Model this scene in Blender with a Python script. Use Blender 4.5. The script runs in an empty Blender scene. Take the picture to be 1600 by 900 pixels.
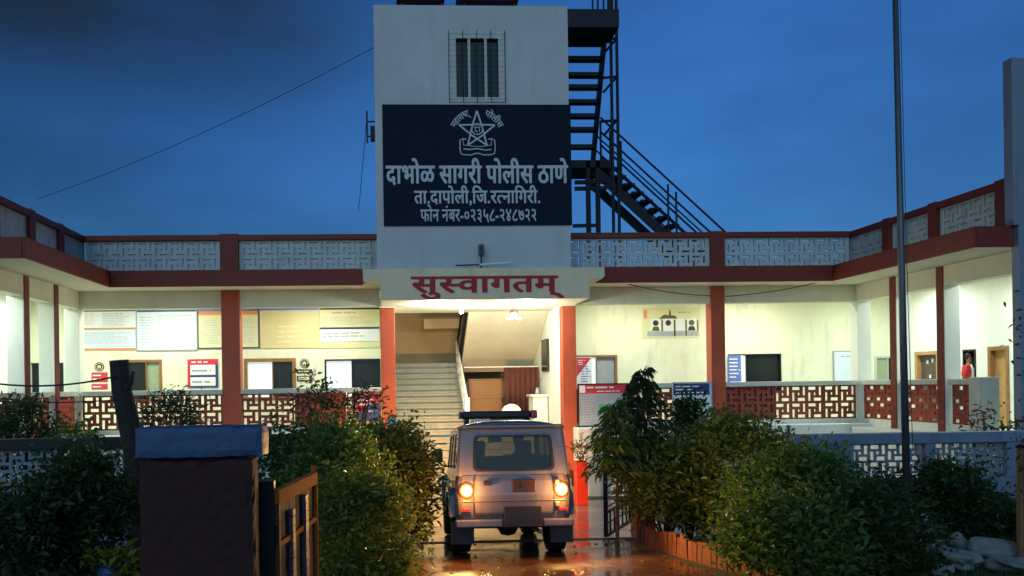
import bpy, bmesh, math, random
from mathutils import Vector, Matrix
from mathutils.geometry import delaunay_2d_cdt
R = math.radians
random.seed(7)
S = bpy.context.scene
COL = S.collection

# ------------------------------------------------------------------ camera
F = 1300.0                                  # focal length in photo pixels (1600 wide)
CX, CY = 676.0, 601.5                       # optical centre of the (cropped) photo
CAMZ = 2.36
YAW, ROLL = R(2.7), R(0.83)
CAMR = Matrix.Rotation(-YAW, 3, 'Z') @ Matrix.Rotation(R(90), 3, 'X') @ Matrix.Rotation(-ROLL, 3, 'Z')
cd = bpy.data.cameras.new('camera')
cam = bpy.data.objects.new('camera', cd); COL.objects.link(cam)
M4 = CAMR.to_4x4(); M4.translation = (0, 0, CAMZ); cam.matrix_world = M4
cd.sensor_width = 36; cd.lens = F / 1600 * 36
cd.shift_x = (800 - CX) / 1600; cd.shift_y = (CY - 450) / 1600
cd.clip_start = 0.05; cd.clip_end = 2000
S.camera = cam

# ------------------------------------------------------------------ world
SKY_STRENGTH = 0.1
W = bpy.data.worlds.new('World'); S.world = W; W.use_nodes = True
wn, wl = W.node_tree.nodes, W.node_tree.links
for n in list(wn): wn.remove(n)
def wnode(t, **k):
    n = wn.new(t)
    for a, b in k.items(): setattr(n, a, b)
    return n
out = wnode('ShaderNodeOutputWorld'); bg = wnode('ShaderNodeBackground')
sky = wnode('ShaderNodeTexSky', sky_type='NISHITA', sun_disc=False)
sky.sun_elevation = R(9); sky.sun_rotation = R(200); sky.ozone_density = 6; sky.air_density = 1.0; sky.dust_density = 0.6
tint = wnode('ShaderNodeMix', data_type='RGBA', blend_type='MULTIPLY'); tint.inputs[0].default_value = 1
tint.inputs[7].default_value = (0.36, 0.445, 0.545, 1)
tc = wnode('ShaderNodeTexCoord'); mp = wnode('ShaderNodeMapping'); mp.inputs['Scale'].default_value = (1.6, 1.6, 4.5)
nz = wnode('ShaderNodeTexNoise'); nz.inputs['Scale'].default_value = 1.5; nz.inputs['Detail'].default_value = 5; nz.inputs['Roughness'].default_value = 0.5
sep = wnode('ShaderNodeSeparateXYZ')
wl.new(tc.outputs['Generated'], mp.inputs[0]); wl.new(mp.outputs[0], nz.inputs[0]); wl.new(tc.outputs['Generated'], sep.inputs[0])
def mrange(a, b, c, d, smooth=True):
    n = wnode('ShaderNodeMapRange'); n.interpolation_type = 'SMOOTHSTEP' if smooth else 'LINEAR'
    for i, v in zip((1, 2, 3, 4), (a, b, c, d)): n.inputs[i].default_value = v
    return n
# dark cloud bank high on the left (direction x<0, z high)
lx = mrange(0.10, -0.20, 0, 1); hz = mrange(0.27, 0.395, 0, 1); nn = mrange(0.33, 0.60, 0.25, 1)
wl.new(sep.outputs[0], lx.inputs[0]); wl.new(sep.outputs[2], hz.inputs[0]); wl.new(nz.outputs[0], nn.inputs[0])
m1 = wnode('ShaderNodeMath', operation='MULTIPLY'); m2 = wnode('ShaderNodeMath', operation='MULTIPLY')
wl.new(lx.outputs[0], m1.inputs[0]); wl.new(hz.outputs[0], m1.inputs[1]); wl.new(m1.outputs[0], m2.inputs[0]); wl.new(nn.outputs[0], m2.inputs[1])
cl = wnode('ShaderNodeMix', data_type='RGBA', blend_type='MULTIPLY')
cl.inputs[7].default_value = (0.66, 0.34, 0.23, 1)
# broad soft unevenness of the dusk cloud sheet, darker towards the left
un = mrange(0.3, 0.7, 0.78, 1.14); wl.new(nz.outputs[0], un.inputs[0])
lr = mrange(-0.45, 0.30, 0.76, 1.12); wl.new(sep.outputs[0], lr.inputs[0])
ud = mrange(0.05, 0.45, 0.92, 1.22); wl.new(sep.outputs[2], ud.inputs[0])
mu0 = wnode('ShaderNodeMath', operation='MULTIPLY'); wl.new(un.outputs[0], mu0.inputs[0]); wl.new(ud.outputs[0], mu0.inputs[1])
mu = wnode('ShaderNodeMath', operation='MULTIPLY'); wl.new(mu0.outputs[0], mu.inputs[0]); wl.new(lr.outputs[0], mu.inputs[1])
sc = wnode('ShaderNodeVectorMath', operation='SCALE')
wl.new(sky.outputs[0], tint.inputs[6]); wl.new(m2.outputs[0], cl.inputs[0]); wl.new(tint.outputs[2], cl.inputs[6])
wl.new(cl.outputs[2], sc.inputs[0]); wl.new(mu.outputs[0], sc.inputs['Scale'])
wl.new(sc.outputs[0], bg.inputs[0]); bg.inputs[1].default_value = SKY_STRENGTH
wl.new(bg.outputs[0], out.inputs[0])

# weak after-glow of the set sun, from behind the camera
sd = bpy.data.lights.new('sun', 'SUN'); sd.energy = 0.60; sd.angle = R(70); sd.color = (0.50, 0.80, 1.0)
sun = bpy.data.objects.new('sun', sd); COL.objects.link(sun)
sun.rotation_euler = (R(70), 0, R(-20))

S.view_settings.view_transform = 'Standard'; S.view_settings.look = 'None'
S.view_settings.exposure = 0.7; S.view_settings.gamma = 1
S.render.engine = 'CYCLES'
S.cycles.use_denoising = True
S.cycles.max_bounces = 8; S.cycles.diffuse_bounces = 4; S.cycles.transparent_max_bounces = 12
S.cycles.sample_clamp_indirect = 4
S.cycles.caustics_reflective = False; S.cycles.caustics_refractive = False

# ------------------------------------------------------------------ pixel rays -> real points
def ray(px, py): return CAMR @ Vector(((px - CX) / F, -(py - CY) / F, -1))
def at(px, py, Y):
    d = ray(px, py); return Vector((0, 0, CAMZ)) + d * (Y / d.y)
def atX(px, py, X):
    d = ray(px, py); return Vector((0, 0, CAMZ)) + d * (X / d.x)
def gz(Y):                                   # ground height: the drive falls towards the house
    return 0.75 if Y < 3 else (0.75 - 0.082 * (Y - 3) if Y < 15.8 else -0.30)

# ------------------------------------------------------------------ materials
MATS = {}
def mat(name, col, rough=0.6, var=0.12, scale=3.0, bump=0.0, bscale=40, metal=0.0, spec=0.4, dirt=None, emit=None, estr=0.0, coat=0.0):
    m = bpy.data.materials.new(name); m.use_nodes = True
    n, l = m.node_tree.nodes, m.node_tree.links
    p = n['Principled BSDF']
    p.inputs['Roughness'].default_value = rough; p.inputs['Metallic'].default_value = metal
    p.inputs['Specular IOR Level'].default_value = spec; p.inputs['Coat Weight'].default_value = coat
    t = n.new('ShaderNodeTexCoord')
    nz = n.new('ShaderNodeTexNoise'); nz.inputs['Scale'].default_value = scale; nz.inputs['Detail'].default_value = 6; nz.inputs['Roughness'].default_value = 0.65
    l.new(t.outputs['Object'], nz.inputs['Vector'])
    r = n.new('ShaderNodeMapRange'); r.inputs[1].default_value = 0.3; r.inputs[2].default_value = 0.7
    r.inputs[3].default_value = 1 - var; r.inputs[4].default_value = 1 + var * 0.6
    l.new(nz.outputs[0], r.inputs[0])
    mx = n.new('ShaderNodeVectorMath'); mx.operation = 'SCALE'; mx.inputs[0].default_value = col[:3]
    l.new(r.outputs[0], mx.inputs['Scale'])
    src = mx.outputs[0]
    if dirt:                                  # streaky stains with a shape of their own
        mp = n.new('ShaderNodeMapping'); mp.inputs['Scale'].default_value = (2.2, 2.2, 0.35)
        l.new(t.outputs['Object'], mp.inputs[0])
        n2 = n.new('ShaderNodeTexNoise'); n2.inputs['Scale'].default_value = 2.4; n2.inputs['Detail'].default_value = 8; n2.inputs['Roughness'].default_value = 0.7
        l.new(mp.outputs[0], n2.inputs['Vector'])
        r2 = n.new('ShaderNodeMapRange'); r2.inputs[1].default_value = 0.52; r2.inputs[2].default_value = 0.75; r2.inputs[3].default_value = 0; r2.inputs[4].default_value = dirt[1]
        l.new(n2.outputs[0], r2.inputs[0])
        mm = n.new('ShaderNodeMix'); mm.data_type = 'RGBA'; mm.inputs[7].default_value = (*dirt[0], 1)
        l.new(r2.outputs[0], mm.inputs[0]); l.new(src, mm.inputs[6]); src = mm.outputs[2]
    l.new(src, p.inputs['Base Color'])
    rr = n.new('ShaderNodeMapRange'); rr.inputs[1].default_value = 0.3; rr.inputs[2].default_value = 0.7
    rr.inputs[3].default_value = max(0.03, rough - 0.08); rr.inputs[4].default_value = min(1, rough + 0.08)
    l.new(nz.outputs[0], rr.inputs[0]); l.new(rr.outputs[0], p.inputs['Roughness'])
    if bump:
        n3 = n.new('ShaderNodeTexNoise'); n3.inputs['Scale'].default_value = bscale; n3.inputs['Detail'].default_value = 6
        l.new(t.outputs['Object'], n3.inputs['Vector'])
        b = n.new('ShaderNodeBump'); b.inputs['Strength'].default_value = bump; b.inputs['Distance'].default_value = 0.02
        l.new(n3.outputs[0], b.inputs['Height']); l.new(b.outputs[0], p.inputs['Normal'])
    if emit:
        p.inputs['Emission Color'].default_value = (*emit, 1); p.inputs['Emission Strength'].default_value = estr
    MATS[name] = m
    return m

def leaf_mat(name, c1, c2):
    m = bpy.data.materials.new(name); m.use_nodes = True
    n, l = m.node_tree.nodes, m.node_tree.links
    p = n['Principled BSDF']; p.inputs['Roughness'].default_value = 0.45; p.inputs['Specular IOR Level'].default_value = 0.35
    g = n.new('ShaderNodeNewGeometry'); mx = n.new('ShaderNodeMix'); mx.data_type = 'RGBA'
    mx.inputs[6].default_value = (*c1, 1); mx.inputs[7].default_value = (*c2, 1)
    l.new(g.outputs['Random Per Island'], mx.inputs[0]); l.new(mx.outputs[2], p.inputs['Base Color'])
    tr = n.new('ShaderNodeBsdfTranslucent'); l.new(mx.outputs[2], tr.inputs[0])
    ms = n.new('ShaderNodeMixShader'); ms.inputs[0].default_value = 0.4
    o = n['Material Output']; l.new(p.outputs[0], ms.inputs[1]); l.new(tr.outputs[0], ms.inputs[2]); l.new(ms.outputs[0], o.inputs[0])
    return m

def glass_mat(name, tintc, gl=0.12):
    m = bpy.data.materials.new(name); m.use_nodes = True
    n, l = m.node_tree.nodes, m.node_tree.links
    n.remove(n['Principled BSDF'])
    t = n.new('ShaderNodeBsdfTransparent'); t.inputs[0].default_value = (*tintc, 1)
    g = n.new('ShaderNodeBsdfGlossy'); g.inputs['Roughness'].default_value = 0.05
    f = n.new('ShaderNodeFresnel'); f.inputs[0].default_value = 1.45
    ms = n.new('ShaderNodeMixShader'); l.new(f.outputs[0], ms.inputs[0]); l.new(t.outputs[0], ms.inputs[1]); l.new(g.outputs[0], ms.inputs[2])
    l.new(ms.outputs[0], n['Material Output'].inputs[0])
    return m

def wet_mat(name, c1, c2, scale, brick=None, pud=(0.42, 0.6), rmin=0.06, rmax=0.45):
    m = bpy.data.materials.new(name); m.use_nodes = True
    n, l = m.node_tree.nodes, m.node_tree.links
    p = n['Principled BSDF']; p.inputs['Specular IOR Level'].default_value = 0.5
    t = n.new('ShaderNodeTexCoord')
    nz = n.new('ShaderNodeTexNoise'); nz.inputs['Scale'].default_value = scale; nz.inputs['Detail'].default_value = 7; nz.inputs['Roughness'].default_value = 0.6
    l.new(t.outputs['Object'], nz.inputs['Vector'])
    mx = n.new('ShaderNodeMix'); mx.data_type = 'RGBA'; mx.inputs[6].default_value = (*c1, 1); mx.inputs[7].default_value = (*c2, 1)
    src = nz.outputs[0]; l.new(src, mx.inputs[0]); col = mx.outputs[2]
    bp = n.new('ShaderNodeBump'); bp.inputs['Strength'].default_value = 0.25; bp.inputs['Distance'].default_value = 0.01
    n3 = n.new('ShaderNodeTexNoise'); n3.inputs['Scale'].default_value = 14; n3.inputs['Detail'].default_value = 5
    l.new(t.outputs['Object'], n3.inputs['Vector'])
    if brick:
        b = n.new('ShaderNodeTexBrick'); b.inputs['Scale'].default_value = 1; b.inputs['Brick Width'].default_value = brick[0]; b.inputs['Row Height'].default_value = brick[1]
        b.inputs['Mortar Size'].default_value = 0.006; b.inputs['Mortar Smooth'].default_value = 0.2
        l.new(t.outputs['Object'], b.inputs['Vector'])
        b.inputs['Color1'].default_value = (1, 1, 1, 1); b.inputs['Color2'].default_value = (0.75, 0.75, 0.75, 1); b.inputs['Mortar'].default_value = (0.35, 0.35, 0.35, 1)
        mm = n.new('ShaderNodeMix'); mm.data_type = 'RGBA'; mm.blend_type = 'MULTIPLY'; mm.inputs[0].default_value = 1
        l.new(col, mm.inputs[6]); l.new(b.outputs[0], mm.inputs[7]); col = mm.outputs[2]
        ad = n.new('ShaderNodeMath'); ad.operation = 'MULTIPLY_ADD'; ad.inputs[1].default_value = -0.8
        l.new(b.outputs['Fac'], ad.inputs[0]); l.new(n3.outputs[0], ad.inputs[2]); l.new(ad.outputs[0], bp.inputs['Height'])
    else:
        l.new(n3.outputs[0], bp.inputs['Height'])
    l.new(col, p.inputs['Base Color'])
    n4 = n.new('ShaderNodeTexNoise'); n4.inputs['Scale'].default_value = 0.9; n4.inputs['Detail'].default_value = 4
    l.new(t.outputs['Object'], n4.inputs['Vector'])
    rr = n.new('ShaderNodeMapRange'); rr.inputs[1].default_value = pud[0]; rr.inputs[2].default_value = pud[1]; rr.inputs[3].default_value = rmin; rr.inputs[4].default_value = rmax
    l.new(n4.outputs[0], rr.inputs[0]); l.new(rr.outputs[0], p.inputs['Roughness'])
    l.new(bp.outputs[0], p.inputs['Normal'])
    return m

CREAM = mat('cream_paint', (0.74, 0.75, 0.56), 0.7, 0.08, 1.2, 0.08, 60, dirt=((0.42, 0.38, 0.26), 0.5))
MINT = mat('pale_mint_paint', (0.72, 0.76, 0.68), 0.7, 0.05, 1.2, 0.08, 60, dirt=((0.45, 0.45, 0.38), 0.3))
SOFFIT = mat('soffit_white', (0.70, 0.67, 0.52), 0.75, 0.08, 1.5, 0.06, 50, dirt=((0.4, 0.38, 0.3), 0.3))
TOWERW = mat('tower_white', (0.50, 0.51, 0.52), 0.75, 0.10, 0.7, 0.1, 50, dirt=((0.30, 0.31, 0.32), 0.4))
CANOPY = mat('canopy_warm_lit_cream', (0.72, 0.62, 0.42), 0.7, 0.08, 1.5, 0.06, 50, dirt=((0.35, 0.3, 0.22), 0.4))  # cream, made yellower to carry the warm headlight bounce in the base colour
REDP = mat('red_oxide_paint', (0.42, 0.075, 0.030), 0.5, 0.14, 2.0, 0.06, 40, dirt=((0.16, 0.04, 0.025), 0.5))
REDD = mat('maroon_paint', (0.175, 0.022, 0.012), 0.6, 0.16, 2.0, 0.08, 40, dirt=((0.05, 0.02, 0.018), 0.6))
JALIRED = mat('red_jali_paint', (0.27, 0.05, 0.03), 0.65, 0.15, 3.0, 0.08, 50, dirt=((0.09, 0.03, 0.02), 0.5))
JALIW = mat('white_jali_paint', (0.47, 0.49, 0.49), 0.75, 0.16, 2.5, 0.1, 50, dirt=((0.2, 0.22, 0.22), 0.7))
COPING = mat('grey_coping', (0.50, 0.53, 0.48), 0.7, 0.12, 3.0, 0.1, 50)
BLUEWALL = mat('blue_wall_paint', (0.18, 0.225, 0.30), 0.6, 0.14, 2.0, 0.08, 40, dirt=((0.06, 0.08, 0.12), 0.6))
BLUECAP = mat('blue_cap_paint', (0.035, 0.085, 0.18), 0.6, 0.22, 5.0, 0.2, 30, dirt=((0.02, 0.035, 0.06), 0.7))
DARKCOPE = mat('dark_mossy_coping', (0.025, 0.03, 0.028), 0.9, 0.3, 5.0, 0.2, 40)
SIGNB = mat('signboard_navy', (0.004, 0.011, 0.024), 0.6, 0.2, 1.5, 0.02, 60, spec=0.12)
SIGNL = mat('sign_lettering', (0.50, 0.54, 0.56), 0.6, 0.10, 9.0)
SIGNR = mat('red_lettering', (0.36, 0.012, 0.016), 0.55, 0.12, 8.0)
STEEL = mat('black_steel', (0.012, 0.014, 0.018), 0.55, 0.2, 8.0, metal=0.3)
POLEM = mat('galvanised_pole', (0.11, 0.13, 0.15), 0.5, 0.2, 6.0, metal=0.6)
WOOD = mat('varnished_wood', (0.26, 0.13, 0.045), 0.45, 0.25, 7.0, 0.05, 30)
DOORW = mat('light_door_wood', (0.46, 0.27, 0.10), 0.45, 0.22, 5.0, 0.05, 30)
DARKGL = mat('dark_glass', (0.012, 0.018, 0.018), 0.15, 0.1, 2.0, spec=0.25)
PALEPANE = mat('lit_frosted_pane', (0.72, 0.78, 0.78), 0.35, 0.04, 2.0, emit=(0.85, 1.0, 1.0), estr=0.30)
GREENPANE = mat('greenish_pane', (0.30, 0.38, 0.24), 0.3, 0.08, 2.0)
WHITEP = mat('white_board', (0.74, 0.77, 0.78), 0.4, 0.05, 2.0)
BLUISHP = mat('bluish_white_board', (0.62, 0.72, 0.80), 0.4, 0.06, 2.0)
CREAMB = mat('cream_board', (0.66, 0.64, 0.36), 0.45, 0.06, 2.0)
TANB = mat('tan_board', (0.60, 0.52, 0.28), 0.45, 0.06, 2.0)
NAVY = mat('navy_print', (0.03, 0.05, 0.16), 0.5, 0.1, 5.0)
BLUEPR = mat('blue_print', (0.10, 0.17, 0.52), 0.5, 0.1, 5.0)
REDPR = mat('red_print', (0.55, 0.03, 0.05), 0.5, 0.1, 5.0)
ORANGEPR = mat('orange_print', (0.70, 0.26, 0.08), 0.5, 0.1, 5.0)
GREENPR = mat('green_print', (0.05, 0.40, 0.16), 0.5, 0.1, 5.0)
GREYPR = mat('grey_print', (0.33, 0.36, 0.40), 0.5, 0.1, 5.0)
BROWNPR = mat('dark_brown_print', (0.045, 0.025, 0.02), 0.5, 0.1, 5.0)
OLIVEPR = mat('olive_print', (0.09, 0.10, 0.035), 0.5, 0.2, 8.0)
STONE = mat('stair_stone', (0.175, 0.205, 0.175), 0.35, 0.14, 4.0, 0.05, 50)
TANWALL = mat('tan_wall', (0.36, 0.29, 0.18), 0.7, 0.10, 1.5, 0.06, 50)
CURT = mat('maroon_curtain', (0.10, 0.030, 0.018), 0.85, 0.2, 5.0)
ORPART = mat('orange_partition', (0.27, 0.13, 0.045), 0.5, 0.15, 5.0)
WHITEMETAL = mat('white_metal', (0.75, 0.76, 0.72), 0.35, 0.05, 4.0)
REDBOX = mat('red_planter', (0.60, 0.035, 0.012), 0.35, 0.12, 4.0)
TERRA = mat('orange_brick', (0.15, 0.048, 0.022), 0.75, 0.3, 6.0, 0.15, 40)
PILLAR = mat('maroon_pillar', (0.042, 0.014, 0.012), 0.85, 0.35, 4.0, 0.5, 22, dirt=((0.02, 0.012, 0.012), 0.6))
BARK = mat('bark', (0.045, 0.035, 0.026), 0.9, 0.35, 12.0, 0.4, 30)
DEADWOOD = mat('dead_wood', (0.030, 0.026, 0.022), 0.9, 0.4, 8.0, 0.5, 25)
STEMM = mat('green_stem', (0.08, 0.075, 0.03), 0.8, 0.25, 9.0)
SOIL = mat('dark_soil', (0.035, 0.030, 0.020), 0.9, 0.35, 1.5, 0.3, 20)
ROCK = mat('pale_boulder', (0.27, 0.29, 0.28), 0.9, 0.45, 3.0, 1.0, 9, dirt=((0.05, 0.06, 0.04), 0.8))
PLASTICBLUE = mat('blue_plastic', (0.02, 0.07, 0.24), 0.35, 0.08, 4.0)
WIREM = mat('black_cable', (0.02, 0.024, 0.03), 0.6, 0.1, 4.0)
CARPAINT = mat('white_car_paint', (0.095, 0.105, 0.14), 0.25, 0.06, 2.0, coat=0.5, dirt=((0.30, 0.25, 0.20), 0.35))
CARDARK = mat('black_trim', (0.018, 0.018, 0.02), 0.5, 0.15, 6.0)
RUBBER = mat('tyre_rubber', (0.015, 0.015, 0.015), 0.75, 0.2, 10.0, 0.1, 60)
SEATM = mat('brown_seat_cloth', (0.045, 0.028, 0.022), 0.8, 0.15, 6.0)
REDLENS = mat('red_beacon', (0.45, 0.01, 0.015), 0.2, 0.05, 4.0)
TAILLENS = mat('lit_tail_lamp', (0.9, 0.5, 0.2), 0.2, 0.05, 4.0, emit=(1.0, 0.62, 0.26), estr=38)
HEADLENS = mat('lit_head_lamp', (0.9, 0.9, 0.8), 0.2, 0.05, 4.0, emit=(1.0, 0.80, 0.50), estr=18)
REDLAMP = mat('lit_orange_lamp_lens', (0.45, 0.06, 0.01), 0.2, 0.05, 4.0, emit=(1.0, 0.16, 0.02), estr=0.8)
TUBEM = mat('lit_tube', (0.9, 0.9, 0.9), 0.3, 0.02, 4.0, emit=(0.95, 1.0, 0.86), estr=8)
BULBM = mat('lit_bulb', (0.9, 0.9, 0.9), 0.3, 0.02, 4.0, emit=(1.0, 0.96, 0.85), estr=14)
GLOBE = mat('frosted_globe', (0.60, 0.62, 0.66), 0.25, 0.04, 4.0)
GOLDRAIL = mat('orange_lit_gate', (0.48, 0.13, 0.02), 0.85, 0.3, 9.0, spec=0.08)  # orange glow of the tail lamps on the gate is put into this colour
SKIN = mat('skin', (0.22, 0.11, 0.065), 0.55, 0.08, 8.0)
HAIR = mat('black_hair', (0.008, 0.007, 0.007), 0.5, 0.2, 20.0)
SHIRTR = mat('red_shirt', (0.55, 0.03, 0.04), 0.8, 0.1, 8.0)
SHIRTW = mat('white_cloth', (0.65, 0.62, 0.60), 0.8, 0.1, 8.0)
TROUS = mat('dark_trousers', (0.02, 0.02, 0.03), 0.85, 0.2, 8.0)
KHAKI = mat('dark_khaki', (0.06, 0.045, 0.03), 0.85, 0.15, 8.0)
PAVER = wet_mat('wet_pavers', (0.055, 0.028, 0.018), (0.11, 0.055, 0.032), 2.2, brick=(0.24, 0.12), pud=(0.40, 0.62), rmin=0.05, rmax=0.38)
TILE = wet_mat('wet_porch_tile', (0.16, 0.12, 0.10), (0.24, 0.18, 0.14), 1.6, brick=(0.6, 0.6), pud=(0.38, 0.7), rmin=0.06, rmax=0.30)
LEAF_A = leaf_mat('leaf_olive', (0.09, 0.13, 0.018), (0.19, 0.22, 0.035))
LEAF_B = leaf_mat('leaf_green', (0.05, 0.12, 0.02), (0.12, 0.20, 0.035))
LEAF_C = leaf_mat('leaf_dark', (0.018, 0.05, 0.015), (0.045, 0.095, 0.025))
LEAF_Y = leaf_mat('leaf_yellow', (0.10, 0.13, 0.015), (0.22, 0.24, 0.03))
LEAF_R = leaf_mat('leaf_reddish', (0.12, 0.05, 0.02), (0.22, 0.12, 0.03))
GRASSM = leaf_mat('grass_blade', (0.03, 0.10, 0.02), (0.07, 0.17, 0.03))

# ------------------------------------------------------------------ object helpers
def link(name, me, m, parent=None):
    o = bpy.data.objects.new(name, me); COL.objects.link(o)
    if m is not None: me.materials.append(m)
    if parent is not None: o.parent = parent
    return o
def tag(o, label=None, cat=None, group=None, kind=None):
    if label: o['label'] = label
    if cat: o['category'] = cat
    if group: o['group'] = group
    if kind: o['kind'] = kind
    return o
def empty(name, loc, label, cat, group=None, rot=(0, 0, 0)):
    o = bpy.data.objects.new(name, None); COL.objects.link(o); o.location = loc; o.rotation_euler = rot
    o.empty_display_size = 0.2
    return tag(o, label, cat, group)
def copy_tree(o, parent=None):
    c = o.copy(); COL.objects.link(c); c.parent = parent
    for ch in [x for x in bpy.data.objects if x.parent == o]: copy_tree(ch, c)
    return c

class MB:
    def __init__(s): s.v = []; s.f = []
    def add(s, vs, fs):
        b = len(s.v); s.v += [Vector(v) for v in vs]; s.f += [[b + i for i in f] for f in fs]; return s
    def box(s, x0, x1, y0, y1, z0, z1):
        if x0 > x1: x0, x1 = x1, x0
        if y0 > y1: y0, y1 = y1, y0
        if z0 > z1: z0, z1 = z1, z0
        return s.add([(x0,y0,z0),(x1,y0,z0),(x1,y1,z0),(x0,y1,z0),(x0,y0,z1),(x1,y0,z1),(x1,y1,z1),(x0,y1,z1)],
              [(0,3,2,1),(4,5,6,7),(0,1,5,4),(1,2,6,5),(2,3,7,6),(3,0,4,7)])
    def bar(s, a, b, w, h=None, up=(0, 0, 1)):
        a, b = Vector(a), Vector(b); h = h or w; d = (b - a).normalized(); u = Vector(up)
        if abs(d.dot(u)) > 0.98: u = Vector((0, 1, 0))
        r = d.cross(u).normalized(); u = r.cross(d).normalized()
        vs = []
        for p in (a, b):
            for i, j in ((-1,-1),(1,-1),(1,1),(-1,1)): vs.append(p + r * (i * w / 2) + u * (j * h / 2))
        return s.add(vs, [(0,3,2,1),(4,5,6,7),(0,1,5,4),(1,2,6,5),(2,3,7,6),(3,0,4,7)])
    def tube(s, pts, rads, n=8, cap=True):
        pts = [Vector(p) for p in pts]
        if not hasattr(rads, '__len__'): rads = [rads] * len(pts)
        b = len(s.v); vs = []
        u = None
        for i, p in enumerate(pts):
            d = (pts[min(i + 1, len(pts) - 1)] - pts[max(i - 1, 0)]).normalized()
            if u is None:
                u = d.orthogonal().normalized()
            else:
                u = (u - d * u.dot(d)); u = u.normalized() if u.length > 1e-6 else d.orthogonal().normalized()
            w = d.cross(u)
            for k in range(n):
                a = 2 * math.pi * k / n; vs.append(p + (u * math.cos(a) + w * math.sin(a)) * rads[i])
        fs = []
        for i in range(len(pts) - 1):
            for k in range(n):
                a, c = i * n + k, i * n + (k + 1) % n; fs.append((a, c, c + n, a + n))
        if cap: fs.append(tuple(range(n - 1, -1, -1))); fs.append(tuple((len(pts) - 1) * n + k for k in range(n)))
        return s.add(vs, fs)
    def lathe(s, prof, axis_o, axis_d, n=24):
        o = Vector(axis_o); d = Vector(axis_d).normalized(); u = d.orthogonal().normalized(); w = d.cross(u)
        vs, fs = [], []
        for (r, t) in prof:
            for k in range(n):
                a = 2 * math.pi * k / n; vs.append(o + d * t + (u * math.cos(a) + w * math.sin(a)) * r)
        for i in range(len(prof) - 1):
            for k in range(n):
                a, c = i * n + k, i * n + (k + 1) % n; fs.append((a, c, c + n, a + n))
        if prof[0][0] > 1e-5: fs.append(tuple(range(n - 1, -1, -1)))
        if prof[-1][0] > 1e-5: fs.append(tuple((len(prof) - 1) * n + k for k in range(n)))
        return s.add(vs, fs)
    def prism(s, poly, a, b):                # polygon points, extruded from offset vector a to b
        a, b = Vector(a), Vector(b); n = len(poly)
        vs = [Vector(p) + a for p in poly] + [Vector(p) + b for p in poly]
        fs = [tuple(range(n - 1, -1, -1)), tuple(range(n, 2 * n))] + [(i, (i + 1) % n, n + (i + 1) % n, n + i) for i in range(n)]
        return s.add(vs, fs)
    def build(s, name, m, parent=None, bevel=0.0, smooth=False, origin=None, segs=2):
        o_ = Vector(origin) if origin is not None else Vector((0, 0, 0))
        me = bpy.data.meshes.new(name); me.from_pydata([v - o_ for v in s.v], [], s.f)
        bm = bmesh.new(); bm.from_mesh(me); bmesh.ops.recalc_face_normals(bm, faces=bm.faces); bm.to_mesh(me); bm.free()
        if smooth:
            for p in me.polygons: p.use_smooth = True
        o = link(name, me, m, parent); o.location = o_
        if bevel:
            b = o.modifiers.new('bevel', 'BEVEL'); b.width = bevel; b.segments = segs; b.limit_method = 'ANGLE'; b.angle_limit = R(40)
        return o

def fill2d(outer, holes=()):
    """triangulated flat region with holes: verts (u,v), faces"""
    pts, eds = [], []
    for poly in (outer, *holes):
        k = len(pts); n = len(poly); pts += [Vector((p[0], p[1])) for p in poly]; eds += [(k + i, k + (i + 1) % n) for i in range(n)]
    r = delaunay_2d_cdt(pts, eds, [], 1, 1e-6)
    def inside(p, poly):
        c = False
        for i in range(len(poly)):
            a, b = poly[i], poly[i - 1]
            if (a[1] > p[1]) != (b[1] > p[1]) and p[0] < (b[0] - a[0]) * (p[1] - a[1]) / (b[1] - a[1]) + a[0]: c = not c
        return c
    V = [(v.x, v.y) for v in r[0]]; fs = []
    for f in r[2]:
        m = (sum(V[i][0] for i in f) / len(f), sum(V[i][1] for i in f) / len(f))
        if inside(m, outer) and not any(inside(m, h) for h in holes): fs.append(tuple(f))
    return V, fs
def rrect(x0, x1, y0, y1, r=0.0, n=4):
    if r <= 0: return [(x0, y0), (x1, y0), (x1, y1), (x0, y1)]
    pts = []
    for cx, cy, a0 in ((x1 - r, y0 + r, -90), (x1 - r, y1 - r, 0), (x0 + r, y1 - r, 90), (x0 + r, y0 + r, 180)):
        for k in range(n + 1):
            a = R(a0 + 90 * k / n); pts.append((cx + r * math.cos(a), cy + r * math.sin(a)))
    return pts
def slab2d(mb, outer, holes, fmap, offs):
    """flat region mapped to 3-D by fmap(u,v), given thickness along offs"""
    vs, fs = fill2d(outer, holes); n = len(vs); off = Vector(offs)
    A = [Vector(fmap(u, v)) for u, v in vs]
    ec = {}
    for f in fs:
        for i in range(len(f)):
            a, b = f[i], f[(i + 1) % len(f)]; ec.setdefault((min(a, b), max(a, b)), []).append((a, b))
    faces = [f for f in fs] + [tuple(n + i for i in reversed(f)) for f in fs]
    for k, e in ec.items():
        if len(e) == 1:
            a, b = e[0]; faces.append((b, a, n + a, n + b))
    mb.add(A + [a + off for a in A], faces)
    return mb

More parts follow.
